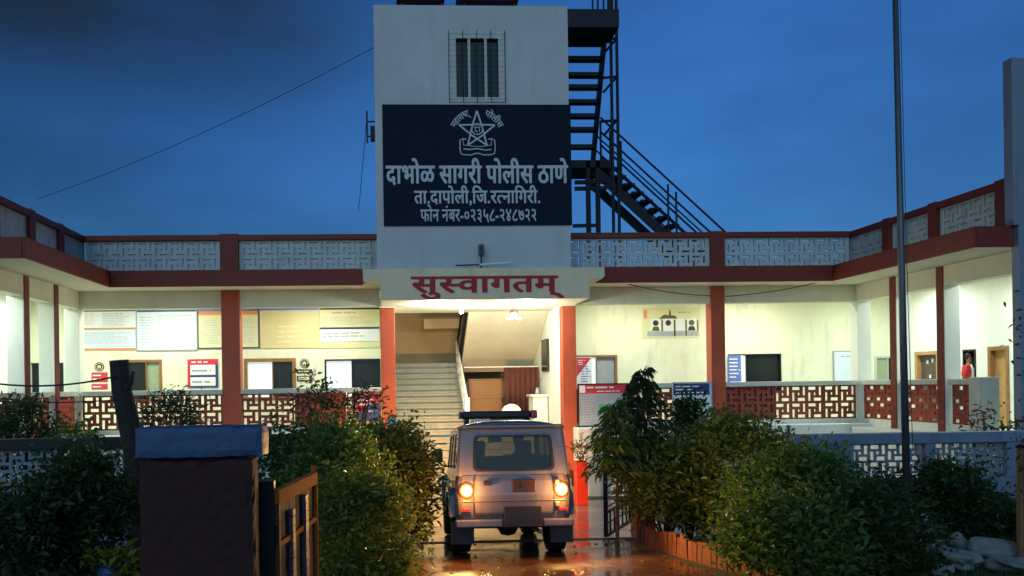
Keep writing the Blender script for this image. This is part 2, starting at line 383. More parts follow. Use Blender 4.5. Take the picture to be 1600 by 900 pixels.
# pinwheel cement-block screens: real openings through the slab
def jali_holes(k):
    """pinwheel of four slots round a small square; k scales the slot width"""
    w = 0.09 * k
    return [(.08, .58, .83 - w, .83 + w), (.83 - w, .83 + w, .42, .92), (.42, .92, .17 - w, .17 + w), (.17 - w, .17 + w, .08, .58), (.5 - w * .8, .5 + w * .8, .5 - w * .8, .5 + w * .8)]
def jali_mesh(mb, org, du, dv, dn, nx, nz, lu, lv, th, k=1.0):
    """screen of nx*nz blocks over lu x lv metres, th thick; du, dv, dn unit vectors"""
    org, du, dv, dn = Vector(org), Vector(du), Vector(dv), Vector(dn)
    JH = jali_holes(k); JL = sorted({0.0, 1.0, *[round(c, 4) for h in JH for c in h]})
    us = sorted({round((i + t) / nx * lu, 5) for i in range(nx) for t in JL}); vs_ = sorted({round((j + t) / nz * lv, 5) for j in range(nz) for t in JL})
    def solid(i, j):
        if i < 0 or j < 0 or i >= len(us) - 1 or j >= len(vs_) - 1: return False
        a = ((us[i] + us[i + 1]) / 2 / lu * nx); b = ((vs_[j] + vs_[j + 1]) / 2 / lv * nz)
        bi, bj = int(a), int(b); a -= bi; b -= bj
        return not any(x0 < a < x1 and y0 < b < y1 for x0, x1, y0, y1 in JH)
    V = {}; vs, fs = [], []
    def vid(i, j, k):
        if (i, j, k) not in V:
            V[(i, j, k)] = len(vs); vs.append(org + du * us[i] + dv * vs_[j] + dn * (th * k))
        return V[(i, j, k)]
    for i in range(len(us) - 1):
        for j in range(len(vs_) - 1):
            if not solid(i, j): continue
            fs.append((vid(i,j,0), vid(i+1,j,0), vid(i+1,j+1,0), vid(i,j+1,0)))
            fs.append((vid(i,j,1), vid(i,j+1,1), vid(i+1,j+1,1), vid(i+1,j,1)))
            if not solid(i-1, j): fs.append((vid(i,j,0), vid(i,j+1,0), vid(i,j+1,1), vid(i,j,1)))
            if not solid(i+1, j): fs.append((vid(i+1,j,0), vid(i+1,j,1), vid(i+1,j+1,1), vid(i+1,j+1,0)))
            if not solid(i, j-1): fs.append((vid(i,j,0), vid(i,j,1), vid(i+1,j,1), vid(i+1,j,0)))
            if not solid(i, j+1): fs.append((vid(i,j+1,0), vid(i+1,j+1,0), vid(i+1,j+1,1), vid(i,j+1,1)))
    mb.add(vs, fs)

# ------------------------------------------------------------------ lettering (Devanagari glyphs of Blender's own font)
GC = {}
def glyph(ch):
    if ch in GC: return GC[ch]
    def run(body, off):
        c = bpy.data.curves.new('tmp', 'FONT'); c.body = body; c.size = 1; c.offset = off; c.extrude = 0.5; c.resolution_u = 4
        o = bpy.data.objects.new('tmp', c); COL.objects.link(o)
        dg = bpy.context.evaluated_depsgraph_get(); me = o.evaluated_get(dg).to_mesh()
        r = ([v.co.copy() for v in me.vertices], [tuple(p.vertices) for p in me.polygons])
        bpy.data.objects.remove(o); bpy.data.curves.remove(c); return r
    v, f = run(ch, 0)
    adv = max(p.x for p in run(ch + 'l', 0)[0]) - max(p.x for p in run('l', 0)[0])
    GC[ch] = (v, f, adv); return GC[ch]
def half(v, f, cut):                         # a half consonant: the same glyph without its upright stem
    bm = bmesh.new(); bv = [bm.verts.new(p) for p in v]
    for q in f:
        try: bm.faces.new([bv[i] for i in q])
        except ValueError: pass
    bmesh.ops.remove_doubles(bm, verts=bm.verts, dist=1e-5)
    bmesh.ops.bisect_plane(bm, geom=bm.verts[:] + bm.edges[:] + bm.faces[:], plane_co=(cut, 0, 0), plane_no=(1, 0, 0), clear_outer=True)
    bm.verts.index_update()
    r = ([x.co.copy() for x in bm.verts], [tuple(x.index for x in q.verts) for q in bm.faces]); bm.free(); return r
def lettering(tokens, bold):
    """list of glyphs (verts, faces) in em units along x; strokes are thickened by stacking shifted copies"""
    pen = 0.0; out = []; layers = [(math.cos(R(a)) * bold, math.sin(R(a)) * bold * 0.55) for a in range(0, 360, 45)] if bold else [(0, 0)]
    for i, t in enumerate(tokens):
        if t == ' ': pen += 0.27; continue
        if isinstance(t, tuple):
            ch, cut = t; v, f, adv = glyph(ch); v, f = half(v, f, cut); adv = cut - 0.02
        else:
            v, f, adv = glyph(t)
            if t == 'ि': adv = 0.259
        for k, (dx, dy) in enumerate(layers):
            out.append(([Vector((p.x + pen + dx, p.y + dy, p.z + (i % 3) * 0.03 + k * 0.10)) for p in v], f))
        pen += adv + bold * 0.8
    return out
def text_obj(name, tokens, bold, fmap, w, h, m, parent, thick=0.008, base=0.0, cap=0.622):
    """fit lettering to width w, headline height h; fmap(x, y, depth) -> world"""
    gs = lettering(tokens, bold)
    x0 = min(p.x for v, f in gs for p in v); x1 = max(p.x for v, f in gs for p in v)
    mb = MB()
    for v, f in gs:
        mb.add([fmap((p.x - x0) / (x1 - x0) * w, p.y / cap * h, (p.z + 0.5) * thick) for p in v], f)
    return mb.build(name, m, parent)
LINE1 = list('दाभोळ सागरी पोलीस ठाणे')
LINE2 = list('ता.दापोली,') + ['ि', 'ज', '.', 'र', ('त', 0.40), 'न', 'ा', 'ि', 'ग', 'र', 'ी', '.']
LINE3 = list('फोन नंबर-०२३५८-२४८७२२')
WELCOME = ['स', 'ु', ('स', 0.50), 'व', 'ा', 'ग', 'त', 'म', '्']

# ------------------------------------------------------------------ ground
prof = [(-40, 0.75), (3, 0.75), (15.8, -0.30), (60, -0.30), (900, -0.30)]
def sheet(name, x0, x1, y0, y1, dz, m, nx=1, label=None):
    ys = sorted({y0, y1, *[p[0] for p in prof if y0 < p[0] < y1]})
    mb = MB(); vs = []
    for y in ys:
        for i in range(nx + 1): vs.append((x0 + (x1 - x0) * i / nx, y, gz(y) + dz))
    fs = [(a * (nx + 1) + i, a * (nx + 1) + i + 1, (a + 1) * (nx + 1) + i + 1, (a + 1) * (nx + 1) + i) for a in range(len(ys) - 1) for i in range(nx)]
    mb.add(vs, fs); return tag(mb.build(name, m), kind='structure')
sheet('ground', -700, 700, -40, 900, 0.0, SOIL)
sheet('driveway', 0.05, 3.42, -6, 12.42, 0.006, PAVER)
sheet('courtyard_paving', -6.3, 9.8, 12.62, 18.6, 0.006, TILE)
tag(MB().box(-0.1, 3.6, 12.42, 12.60, gz(12.5) - 0.1, gz(12.5) + 0.014).build('kerb', DARKCOPE, bevel=0.01), kind='structure')

# ------------------------------------------------------------------ police station
FL = 1.20                                     # verandah floor
ZS, ZB = 4.66, 4.25                           # chajja soffit, beam underside
YW, YC, YF = 21.9, 19.8, 18.8                 # room wall, column face, fascia
XL, XR = at(125, 600, YC).x, at(1341, 600, YC).x       # wing column lines
XLF, XRF = at(172, 445, YF).x, at(1301, 439, YF).x     # wing fascia lines
XLW, XRW = XL - 2.2, XR + 2.2                          # wing room walls
YLE, YRE = atX(40, 394, XLF).y, atX(1523, 384, XRF).y  # front ends of the wing eaves
PS = empty('police_station', (2, 20, -0.3), 'cream and red two-winged police station with a white central tower and lit verandah', 'building')
PSI = Matrix.Translation((-2, -20, 0.3))
def bp(mb, name, m, parent=None, bevel=0.0, smooth=False):
    """build a part of the station from world coordinates"""
    o = mb.build(name, m, None, bevel, smooth)
    o.parent = parent or PS
    o.matrix_parent_inverse = PSI if (parent is None or parent is PS) else Matrix.Identity(4)
    return o

# rooms' walls with real window openings -------------------------------------------------
WIN = {  # px rectangles of the photo on the room wall
 'a': (190, 253, 562, 640), 'b': (381, 462, 560, 640), 'c': (507, 594, 561, 640),
 'd': (893, 964, 555, 640), 'e': (1137, 1220, 553, 640), 'f': (1366, 1399, 556, 640), 'g': (41, 99, 567, 640)}
WR = {}
for k, (a, b, t, bt) in WIN.items():
    p, q = at(a, t, YW), at(b, t, YW); WR[k] = (p.x, q.x, 2.02, (p.z + q.z) / 2)
def holed_wall(x0, x1, keys):
    mb = MB(); hs = [rrect(WR[k][0], WR[k][1], WR[k][2], WR[k][3]) for k in keys]
    slab2d(mb, rrect(x0, x1, FL, ZS - 0.004), hs, lambda u, v: (u, YW, v), (0, 0.2, 0)); return mb
bp(holed_wall(XLW + 0.2, 0.02, 'abcg'), 'wall', CREAM)
bp(holed_wall(4.08, XRW, 'def'), 'wall', CREAM)
# left wing wall, right wing wall with two doors, back wall of the building
bp(MB().box(XLW, XLW + 0.2, 14.0, YW + 0.2, FL, ZS - 0.004), 'wall', MINT)
def ypx(px): return atX(px, 560, XRW).y
dA, dB, dC = (ypx(1467), ypx(1430)), (ypx(1525), ypx(1505)), (ypx(1577), ypx(1544))
DTOP = [atX(1448, 549, XRW).z, atX(1515, 546, XRW).z, atX(1560, 541, XRW).z]
mb = MB(); slab2d(mb, rrect(14.21, YW - 0.003, FL, ZS - 0.004), [rrect(d[0], d[1], FL + 0.003, t) for d, t in zip((dA, dB, dC), DTOP)], lambda u, v: (XRW, u, v), (0.2, 0, 0))
bp(mb, 'wall', MINT)
bp(MB().box(XLW, XRW + 3, 27.0, 27.2, -0.3, ZS - 0.004), 'wall', CREAM)
bp(MB().box(XRW + 3, XRW + 3.2, 14.2, 27.2, -0.3, ZS - 0.004), 'wall', MINT)
bp(MB().box(XRW + 0.2, XRW + 3.0, 17.0, 17.15, FL, ZS - 0.01), 'wall', MINT)
# verandah floors / plinth
pl = MB()
pl.box(XLW, -0.02, YC + 0.02, 27, -0.4, FL).box(4.1, XRW + 3, YC + 0.02, 27, -0.4, FL)
pl.box(XLW, XL, 14.0, YC + 0.017, -0.4, FL).box(XR, XRW + 3, 14.6, YC + 0.017, -0.4, FL)
bp(pl, 'plinth', MINT)
# plinth ledges under the balustrades
for a, b in ((XL, -0.33), (4.3, XR)): bp(MB().box(a, b, YC - 0.55, YC + 0.015, -0.4, 1.30), 'plinth_ledge', MINT, bevel=0.012)
for a, b, c in ((XL, XL + 0.5, 14.2), (XR - 0.5, XR, 15.6)): bp(MB().box(a, b, c, YC - 0.553, -0.4, 1.22), 'plinth_ledge', MINT, bevel=0.012)
# roof slabs
rs = MB().box(XLW, XRW + 3.2, YF + 0.06, 27.2, ZS, 4.985)
bp(rs, 'roof_slab', SOFFIT)
bp(MB().box(XLW, XLF - 0.06, YLE + 0.06, YF + 0.057, ZS, 4.985), 'roof_slab', SOFFIT)
bp(MB().box(XRF + 0.06, XRW + 3.2, YRE + 0.06, YF + 0.057, ZS, 4.985), 'roof_slab', SOFFIT)
EX = at(1579, 400, 14.2).x                   # left edge of the end slab
# red fascia bands (butted at the corners)
fz = (ZS - 0.025, 5.0)
bp(MB().box(XLF, -0.66, YF, YF + 0.057, *fz), 'fascia', REDD, bevel=0.008)
bp(MB().box(4.66, XRF, YF, YF + 0.057, *fz), 'fascia', REDD, bevel=0.008)
bp(MB().box(XLF - 0.057, XLF, YLE, YF + 0.057, *fz), 'fascia', REDD, bevel=0.008)
bp(MB().box(XRF, XRF + 0.057, YRE, YF + 0.057, *fz), 'fascia', REDD, bevel=0.008)
bp(MB().box(XLW, XLF - 0.06, YLE, YLE + 0.057, *fz), 'fascia', REDD, bevel=0.008)
bp(MB().box(XRF + 0.06, EX - 0.02, YRE, YRE + 0.057, *fz), 'fascia', REDD, bevel=0.008)
# beams
bp(MB().box(XL + 0.003, -0.31, YC + 0.03, YC + 0.30, ZB, ZS - 0.003), 'beam', SOFFIT)
bp(MB().box(4.29, XR - 0.003, YC + 0.03, YC + 0.30, ZB, ZS - 0.003), 'beam', SOFFIT)
bp(MB().box(XL - 0.30, XL, 14.6, YC + 0.33, ZB, ZS - 0.003), 'beam', SOFFIT)
bp(MB().box(XR, XR + 0.30, 14.6, YC + 0.33, ZB, ZS - 0.003), 'beam', SOFFIT)
# columns
def col_main(pa, pb, top, z0=-0.4, name='column'):
    a, b = at(pa, 560, YC).x, at(pb, 560, YC).x
    bp(MB().box(a, b, YC - 0.012, YC + 0.33, z0, top), name, REDP, bevel=0.012)
    return a, b
cA = col_main(346.5, 375.5, ZS - 0.002); cB = col_main(1111.5, 1133.5, ZS - 0.002)
cC = col_main(595, 617.5, ZB - 0.04); cD = col_main(879, 900.5, ZB - 0.04)
bp(MB().box(cC[0] - 0.01, cC[1] + 0.01, YC - 0.02, YC + 0.34, ZB - 0.04, ZB + 0.0), 'column_cap', CANOPY)
bp(MB().box(cD[0] - 0.01, cD[1] + 0.01, YC - 0.02, YC + 0.34, ZB - 0.04, ZB + 0.0), 'column_cap', CANOPY)
# wing columns: white, red only on the courtyard face
LW = [atX(p, 520, XL).y for p in (88, 41.5, -16)]; RW = [atX(p, 520, XR).y for p in (1396, 1470, 1578)]
WC = 0.11
for y in LW:
    c = bp(MB().box(XL - 0.34, XL - 0.003, y - WC, y + WC, FL, ZB), 'column', MINT, bevel=0.008)
    bp(MB().box(XL - 0.0, XL + 0.02, y - WC, y + WC, 0.7, ZS - 0.004), 'column_face', REDD, bevel=0.004)
for y in RW[:2]:
    c = bp(MB().box(XR + 0.003, XR + 0.34, y - WC, y + WC, FL, ZB), 'column', MINT, bevel=0.008)
    bp(MB().box(XR - 0.02, XR, y - WC, y + WC, 0.7, ZS - 0.004), 'column_face', REDD, bevel=0.004)
bp(MB().box(XR + 0.003, XR + 0.34, YC - 0.0, YC + 0.33, FL, ZB), 'column', MINT, bevel=0.008)
bp(MB().box(XL - 0.34, XL - 0.003, YC - 0.0, YC + 0.33, FL, ZB), 'column', MINT, bevel=0.008)

# balustrades: coping with screen panels -------------------------------------------------
def balustrade(a, b, fixed, along, blind=()):
    """a..b along x (fixed = y) or along y (fixed = x)"""
    zc0, zc1, zj = 2.215, 2.325, 1.40
    if along == 'x':
        c = bp(MB().box(a, b, fixed - 0.03, fixed + 0.24, zc0, zc1), 'balustrade', COPING, bevel=0.012)
        base = MB().box(a, b, fixed + 0.05, fixed + 0.2, FL, zj)
    else:
        c = bp(MB().box(fixed - 0.12, fixed + 0.13, a, b, zc0, zc1), 'balustrade', COPING, bevel=0.012)
        base = MB().box(fixed - 0.07, fixed + 0.08, a, b, FL, zj)
    bp(base, 'kerb', MINT, c)
    L = b - a; n = max(1, round(L / 0.42)); nb = max(1, round(n / 3)); x = a
    for k in range(nb):
        m_ = n // nb + (1 if k < n % nb else 0); l = L * m_ / n; mb = MB()
        if along == 'x': jali_mesh(mb, (x + 0.012, fixed + 0.06, zj + 0.002), (1,0,0), (0,0,1), (0,1,0), m_, 2, l - 0.024, zc0 - zj - 0.004, 0.055)
        else: jali_mesh(mb, (fixed - 0.027, x + 0.012, zj + 0.002), (0,1,0), (0,0,1), (1,0,0), m_, 2, l - 0.024, zc0 - zj - 0.004, 0.055)
        bp(mb, 'screen_panel', JALIRED, c)
        if k in blind:
            bp(MB().box(x + 0.01, x + l - 0.01, fixed + 0.120, fixed + 0.15, zj, zc0 - 0.003), 'backing_panel', JALIRED, c)
        x += l
    return c
balustrade(XL + 0.02, cA[0] - 0.004, YC, 'x')
balustrade(cA[1] + 0.004, cC[0] - 0.004, YC, 'x', blind=(1,))
balustrade(cD[1] + 0.004, cB[0] - 0.004, YC, 'x', blind=(0,))
balustrade(cB[1] + 0.004, XR - 0.02, YC, 'x', blind=(0,))
prev = YC - 0.04
for y in LW + [13.9]:
    if prev - (y + 0.154) > 0.3: balustrade(y + 0.154, prev, XL - 0.14, 'y')
    prev = y - 0.154
prev = YC - 0.04
for y in RW[:2] + [atX(1524, 600, XR).y]:
    if prev - (y + 0.154) > 0.3: balustrade(y + 0.154, prev, XR + 0.14, 'y')
    prev = y - 0.154
YP = atX(1524, 600, XR).y
bp(MB().box(XR - 0.02, XR + 0.36, YP - 0.17, YP + 0.17, 0.9, 2.36), 'balustrade_pier', COPING, bevel=0.015)

# roof parapet: posts, coping, screen panels ---------------------------------------------
PZ0, PZ1, PZ2 = 5.0, 5.83, 5.96
def parapet(a, b, fixed, along, posts, blind=False):
    s = YC - 0.06
    def bx(u0, u1, n0, n1, z0, z1):
        return MB().box(u0, u1, fixed + n0, fixed + n1, z0, z1) if along == 'x' else MB().box(fixed + n0, fixed + n1, u0, u1, z0, z1)
    c = bp(bx(a, b, -0.05, 0.20, PZ1, PZ2), 'parapet', REDD, bevel=0.01)
    bp(bx(a, b, -0.01, 0.16, 4.99, 5.06), 'parapet_kerb', REDD, c)
    edges = [a] + [e for p in posts for e in p] + [b]
    for i in range(0, len(edges), 2):
        u0, u1 = edges[i], edges[i + 1]
        if u1 - u0 < 0.25: continue
        bp(bx(u0 + 0.002, u0 + 0.06, 0.03, 0.13, 5.062, PZ1 - 0.002), 'panel_border', JALIW, c)
        bp(bx(u1 - 0.06, u1 - 0.002, 0.03, 0.13, 5.062, PZ1 - 0.002), 'panel_border', JALIW, c)
        L = u1 - u0 - 0.124; n = max(1, round(L / 0.40)); mb = MB()
        o = (u0 + 0.062, fixed + 0.04, 5.065) if along == 'x' else (fixed + 0.04, u0 + 0.062, 5.065)
        jali_mesh(mb, o, (1,0,0) if along == 'x' else (0,1,0), (0,0,1), (0,1,0) if along == 'x' else (1,0,0), n, 2, L, PZ1 - 5.07, 0.06, 0.62)
        bp(mb, 'screen_panel', JALIW, c)
        if blind: bp(bx(u0 + 0.062, u1 - 0.062, 0.075, 0.11, 5.066, PZ1 - 0.004), 'backing_panel', JALIW, c)
    for p in posts:
        bp(bx(p[0], p[1], -0.062, 0.21, 4.992, PZ2 + 0.02), 'parapet_post', REDD, c, bevel=0.008)
parapet(XL + 0.16, -0.335, YC, 'x', [(cA[0], cA[1])], blind=True)
parapet(4.125, XR - 0.16, YC, 'x', [(cB[0], cB[1])])
parapet(14.1, YC + 0.2, XL - 0.05, 'y', [(y - 0.13, y + 0.13) for y in reversed(LW)], blind=True)
parapet(RW[2] - 0.16, YC + 0.2, XR - 0.1, 'y', [(RW[2] - 0.15, RW[2] + 0.13)] + [(y - 0.13, y + 0.13) for y in reversed(RW[:2])], blind=True)

# tower ----------------------------------------------------------------------------------
YT = 18.95; TX0, TX1, TZ0, TZ1 = -0.33, 4.12, 4.955, 11.02
wp, wq = at(701, 50, YT), at(789, 160, YT)
tw = MB(); slab2d(tw, rrect(TX0, TX1, TZ0, TZ1), [rrect(wp.x + 0.05, wq.x - 0.05, wq.z + 0.05, wp.z - 0.05)], lambda u, v: (u, YT, v), (0, 0.2, 0))
tw.box(TX0, TX0 + 0.2, YT + 0.203, 24.6, TZ0, TZ1).box(TX1 - 0.2, TX1, YT + 0.203, 24.6, TZ0, TZ1).box(TX0 + 0.203, TX1 - 0.203, 24.4, 24.6, TZ0, TZ1)
tw.box(TX0 + 0.003, TX1 - 0.003, YT + 0.21, 24.4, TZ1 - 0.2, TZ1 - 0.02)
tower = bp(tw, 'tower', TOWERW)
tower_win = MB(); slab2d(tower_win, rrect(wp.x, wq.x, wq.z, wp.z), [rrect(wp.x + 0.16, wq.x - 0.14, wq.z + 0.11, wp.z - 0.15)], lambda u, v: (u, YT - 0.03, v), (0, 0.05, 0))
twin = bp(tower_win, 'window', COPING, bevel=0.006)
ww = wq.x - wp.x
pn = MB().box(wp.x + 0.05, wq.x - 0.05, YT + 0.10, YT + 0.12, wq.z + 0.05, wp.z - 0.05); bp(pn, 'pane', DARKGL, twin)
for t in (0.36, 0.66): bp(MB().box(wp.x + ww * t - 0.03, wp.x + ww * t + 0.03, YT - 0.02, YT + 0.03, wq.z + 0.11, wp.z - 0.15), 'mullion', COPING, twin)
gr = MB()
for i in range(13):
    z = wq.z + 0.06 + (wp.z - wq.z - 0.12) * i / 12
    gr.tube([(wp.x - 0.02, YT - 0.05, z), (wq.x + 0.02, YT - 0.05, z)], 0.0025, 5)
for i in range(5):
    x = wp.x - 0.01 + (ww + 0.02) * i / 4; gr.tube([(x, YT - 0.056, wq.z - 0.03), (x, YT - 0.056, wp.z + 0.03)], 0.007, 5)
bp(gr, 'grille', STEEL, twin)
# sign painted board on the tower
sp, sq = at(597, 164, YT), at(893.5, 352, YT)
sb = bp(MB().box(sp.x, sq.x, YT - 0.045, YT - 0.003, sq.z, sp.z), 'signboard', SIGNB, bevel=0.004)
tag(sb, 'dark navy signboard with white lettering and a star emblem')
ZSIGN = YT - 0.045
def sign_line(tok, bold, x0, x1, ytop, ybase, name='lettering', m=SIGNL, Y=ZSIGN, par=None):
    p, q = at(x0, ybase, Y), at(x1, ybase, Y); t = at((x0 + x1) / 2, ytop, Y); zb = at((x0 + x1) / 2, ybase, Y).z
    return text_obj(name, tok, bold, lambda x, y, d: (p.x + x, Y - 0.002 - d, zb + y), q.x - p.x, t.z - zb, m, par)
def adopt(o, parent):
    o.parent = parent; o.matrix_parent_inverse = Matrix.Identity(4); return o
adopt(sign_line(LINE1, 0.034, 603, 888, 259.5, 286), sb)
adopt(sign_line(LINE2, 0.028, 647, 844, 298.5, 317.5), sb)
adopt(sign_line(LINE3, 0.020, 657, 838, 327.5, 345.5), sb)
# emblem: five-pointed star of crossing bands, a round badge and a ribbon, two curved words
em = MB()
c0 = at(745.5, 203, ZSIGN); u = 18.95 / F
def E(x, y, d=0.0): return Vector((c0.x + x * u, ZSIGN - 0.004 - d, c0.z - y * u))
tips = [(0, -30), (28, -7.5), (15, 24), (-15, 24), (-28, -7.5)]
cross = [0, 2, 4, 1, 3]
for k in range(5):
    a, b = tips[cross[k]], tips[cross[(k + 1) % 5]]
    mid = ((a[0] + b[0]) / 2 * 1.12, (a[1] + b[1]) / 2 * 1.12)
    em.bar(E(*a, 0.001 * k), E(*mid, 0.001 * k), 2.4 * u, 0.006, up=(0, 1, 0)); em.bar(E(*mid, 0.001 * k), E(*b, 0.001 * k), 2.4 * u, 0.006, up=(0, 1, 0))
ring = []
for k in range(25):
    a = 2 * math.pi * k / 24; ring.append(E(8.5 * math.cos(a), -1 + 8.5 * math.sin(a), 0.012))
em.tube(ring, 1.0 * u, 6)
em.bar(E(-3, 3, .01), E(-3, -4, .01), 1.2 * u, .006, up=(0,1,0)).bar(E(-5.5, -4, .01), E(5.5, -4, .01), 1.2 * u, .006, up=(0,1,0)).bar(E(3.5, -4, .01), E(3.5, 3.5, .01), 1.2 * u, .006, up=(0,1,0)).bar(E(-3, 1, .01), E(1, 3.6, .01), 1.2 * u, .006, up=(0,1,0))
rib = [(-17, 15), (-22, 14), (-27, 16), (-27.5, 30), (-26, 37), (-22, 39), (-10, 39.5), (-3, 37), (3, 37), (10, 39.5), (22, 39), (27, 37), (28, 30), (27.5, 17), (23, 14), (17, 15)]
em.tube([E(x, y, .006) for x, y in rib], 1.0 * u, 6)
em.tube([E(x, y, .006) for x, y in ((-22, 24), (-14, 24.5), (-8, 26), (8, 26), (14, 25), (22, 24))], 0.6 * u, 6)
em.tube([E(x, y, .006) for x, y in ((-22, 30), (-12, 31), (0, 29.5), (12, 32), (22, 31))], 1.1 * u, 6)
em.tube([E(x, y, .006) for x, y in ((-22, 15), (-22, 24))], 0.6 * u, 6).tube([E(x, y, .006) for x, y in ((22, 15), (22, 24))], 0.6 * u, 6)
adopt(em.build('emblem', SIGNL), sb)
def arc_text(tok, a0, a1, r, h):
    gs = lettering(tok, 0.02); x0 = min(p.x for v, f in gs for p in v); x1 = max(p.x for v, f in gs for p in v); mb = MB()
    for v, f in gs:
        vs = []
        for p in v:
            a = R(a0 + (a1 - a0) * (p.x - x0) / (x1 - x0)); rr = r + p.y / 0.622 * h
            vs.append(E(rr * math.sin(a), 14 - rr * math.cos(a), 0.004 + (p.z + .5) * 0.006))
        mb.add(vs, f)
    return adopt(mb.build('lettering', SIGNL), sb)
arc_text(['म', 'ह', 'ा', 'र', 'ा', ('ष', 0.42), 'ट', '्'], -63, -15, 38, 9)
arc_text(list('पोलीस'), 18, 64, 38, 9)

mat('dark_tank', (0.045, 0.018, 0.03), 0.6, 0.2, 4.0)
# rooftop tank stand panels above the tower
for a, b in ((620, 695), (719, 811)):
    p, q = at(a, 1, 20.2), at(b, 1, 20.2)
    bp(MB().box(p.x, q.x, 20.2, 21.6, 11.72, 12.6), 'roof_tank', MATS['dark_tank'], bevel=0.03)
for a in (628, 690, 726, 805):
    x = at(a, 5, 20.4).x; bp(MB().box(x - 0.05, x + 0.05, 20.35, 20.45, TZ1 - 0.02, 11.72), 'tank_leg', REDD)

# entrance canopy with the welcome lettering ---------------------------------------------
YE = 18.3
ca, cb = at(594.5, 450, YE).x, at(921.5, 450, YE).x; ua, ub = at(567, 430, YE).x, at(945, 430, YE).x
cz = (at(760, 467.5, YE).z, at(760, 438.5, YE).z, at(760, 418.5, YE).z)
prof_c = [(ca, 0, cz[0]), (cb, 0, cz[0]), (cb, 0, cz[1] + 0.0), (ub - 0.06, 0, cz[1] + 0.02), (ub, 0, cz[1] + 0.08), (ub, 0, cz[2]), (ua, 0, cz[2]), (ua, 0, cz[1] + 0.08), (ua + 0.06, 0, cz[1] + 0.02), (ca, 0, cz[1])]
cn = MB().prism(prof_c, (0, YE, 0), (0, YT + 0.05, 0))
canopy = bp(cn, 'canopy', CANOPY, bevel=0.01)
ceil = bp(MB().box(ca + 0.003, cb - 0.003, YT + 0.053, 21.7, cz[0] + 0.004, cz[0] + 0.25), 'ceiling', SOFFIT)
adopt(sign_line(WELCOME, 0.034, 642, 882, 432, 456.5, m=SIGNR, Y=YE - 0.001), canopy)

# entrance hall --------------------------------------------------------------------------
HX0, HX1 = 0.03, 4.06
bp(MB().box(-0.22, HX0, YC + 0.34, 25.4, -0.4, cz[0] - 0.002), 'wall', CREAM)
bp(MB().box(HX1, HX1 + 0.03, YC + 0.34, 25.4, -0.4, cz[0] - 0.002), 'wall', MINT)
bp(MB().box(-0.22, 4.3, 25.4, 25.6, -0.4, 7.0), 'wall', TANWALL)
st = MB(); nris = 9; y0 = 18.35
for i in range(nris):                          # broad entrance steps up to the verandah level
    z1 = -0.3 + (i + 1) * (FL - 0.15 + 0.3) / nris
    st.box(HX0 + 0.004, HX1 - 0.004, y0 + i * 0.29, 21.1, -0.4 if i == 0 else z1 - 0.17, z1)
    st.box(HX0 + 0.004, HX1 - 0.004, y0 + i * 0.29 - 0.02, y0 + i * 0.29 + 0.02, z1 - 0.035, z1 + 0.004)
HF = FL - 0.15
st.box(HX0 + 0.004, HX1 - 0.004, 21.103, 25.39, HF - 0.2, HF - 0.002)
stairs = bp(st, 'staircase', STONE)
SX1 = 1.90; up = MB(); n2 = 12
for i in range(n2):                            # left flight to the half landing
    z1 = HF + (i + 1) * (2.98 - HF) / n2; ya = 21.15 + i * 0.262
    up.box(HX0 + 0.006, SX1, ya, ya + 0.28, z1 - 0.3 if i else HF, z1); up.box(HX0 + 0.006, SX1 + 0.02, ya - 0.022, ya + 0.02, z1 - 0.035, z1 + 0.004)
up.box(HX0 + 0.006, HX1 - 0.006, 24.30, 25.39, 2.80, 2.976)
bp(up, 'stair_flight', STONE, stairs)
sof = MB()                                     # the return flight overhead: sloping slab
sof.add([(1.98, 24.35, 2.72), (HX1 - .01, 24.35, 2.72), (HX1 - .01, 20.75, 4.62), (1.98, 20.75, 4.62), (1.98, 24.35, 2.98), (HX1 - .01, 24.35, 2.98), (HX1 - .01, 20.75, 4.88), (1.98, 20.75, 4.88)],
        [(0,1,2,3), (4,7,6,5), (0,4,5,1), (1,5,6,2), (2,6,7,3), (3,7,4,0)])
bp(sof, 'stair_soffit', SOFFIT, stairs)
hr = MB()                                      # white railing of the lower flight
a, b = Vector((SX1 - 0.04, 21.05, HF + 0.92)), Vector((SX1 - 0.04, 24.3, 2.98 + 0.62))
for dz, r_ in ((0, 0.035), (-0.34, 0.022), (-0.62, 0.022)): hr.tube([a + Vector((0, 0, dz)), b + Vector((0, 0, dz))], r_, 8)
for i in range(7):
    p = a.lerp(b, i / 6); hr.tube([p, p - Vector((0, 0, 0.94))], 0.02, 6)
hr.box(SX1 - 0.10, SX1 + 0.02, 20.95, 21.07, HF, HF + 0.98)
bp(hr, 'handrail', WHITEMETAL, stairs)
h2 = MB()                                      # dark rail of the flight above
h2.bar((1.93, 24.2, 3.05), (1.93, 20.9, 4.75), 0.06, 0.22); h2.bar((1.90, 24.2, 3.0), (1.90, 24.2, 3.75), 0.05); h2.bar((1.90, 24.2, 3.7), (1.90, 22.0, 4.6), 0.05)
bp(h2, 'upper_handrail', STEEL, stairs)
bp(MB().box(0.9, HX1 - 0.2, 23.9, 24.15, 3.98, 4.25), 'beam', TANWALL)

# end slab at the right wing
EZ = at(1585, 97, 14.2).z
bp(MB().box(EX, EX + 3.2, 14.0, 14.18, -0.4, EZ), 'end_wall', BLUEWALL, bevel=0.01)
bp(MB().box(EX - 0.10, EX - 0.003, 13.98, 14.20, 5.0, EZ), 'end_wall', BLUEWALL, bevel=0.01)

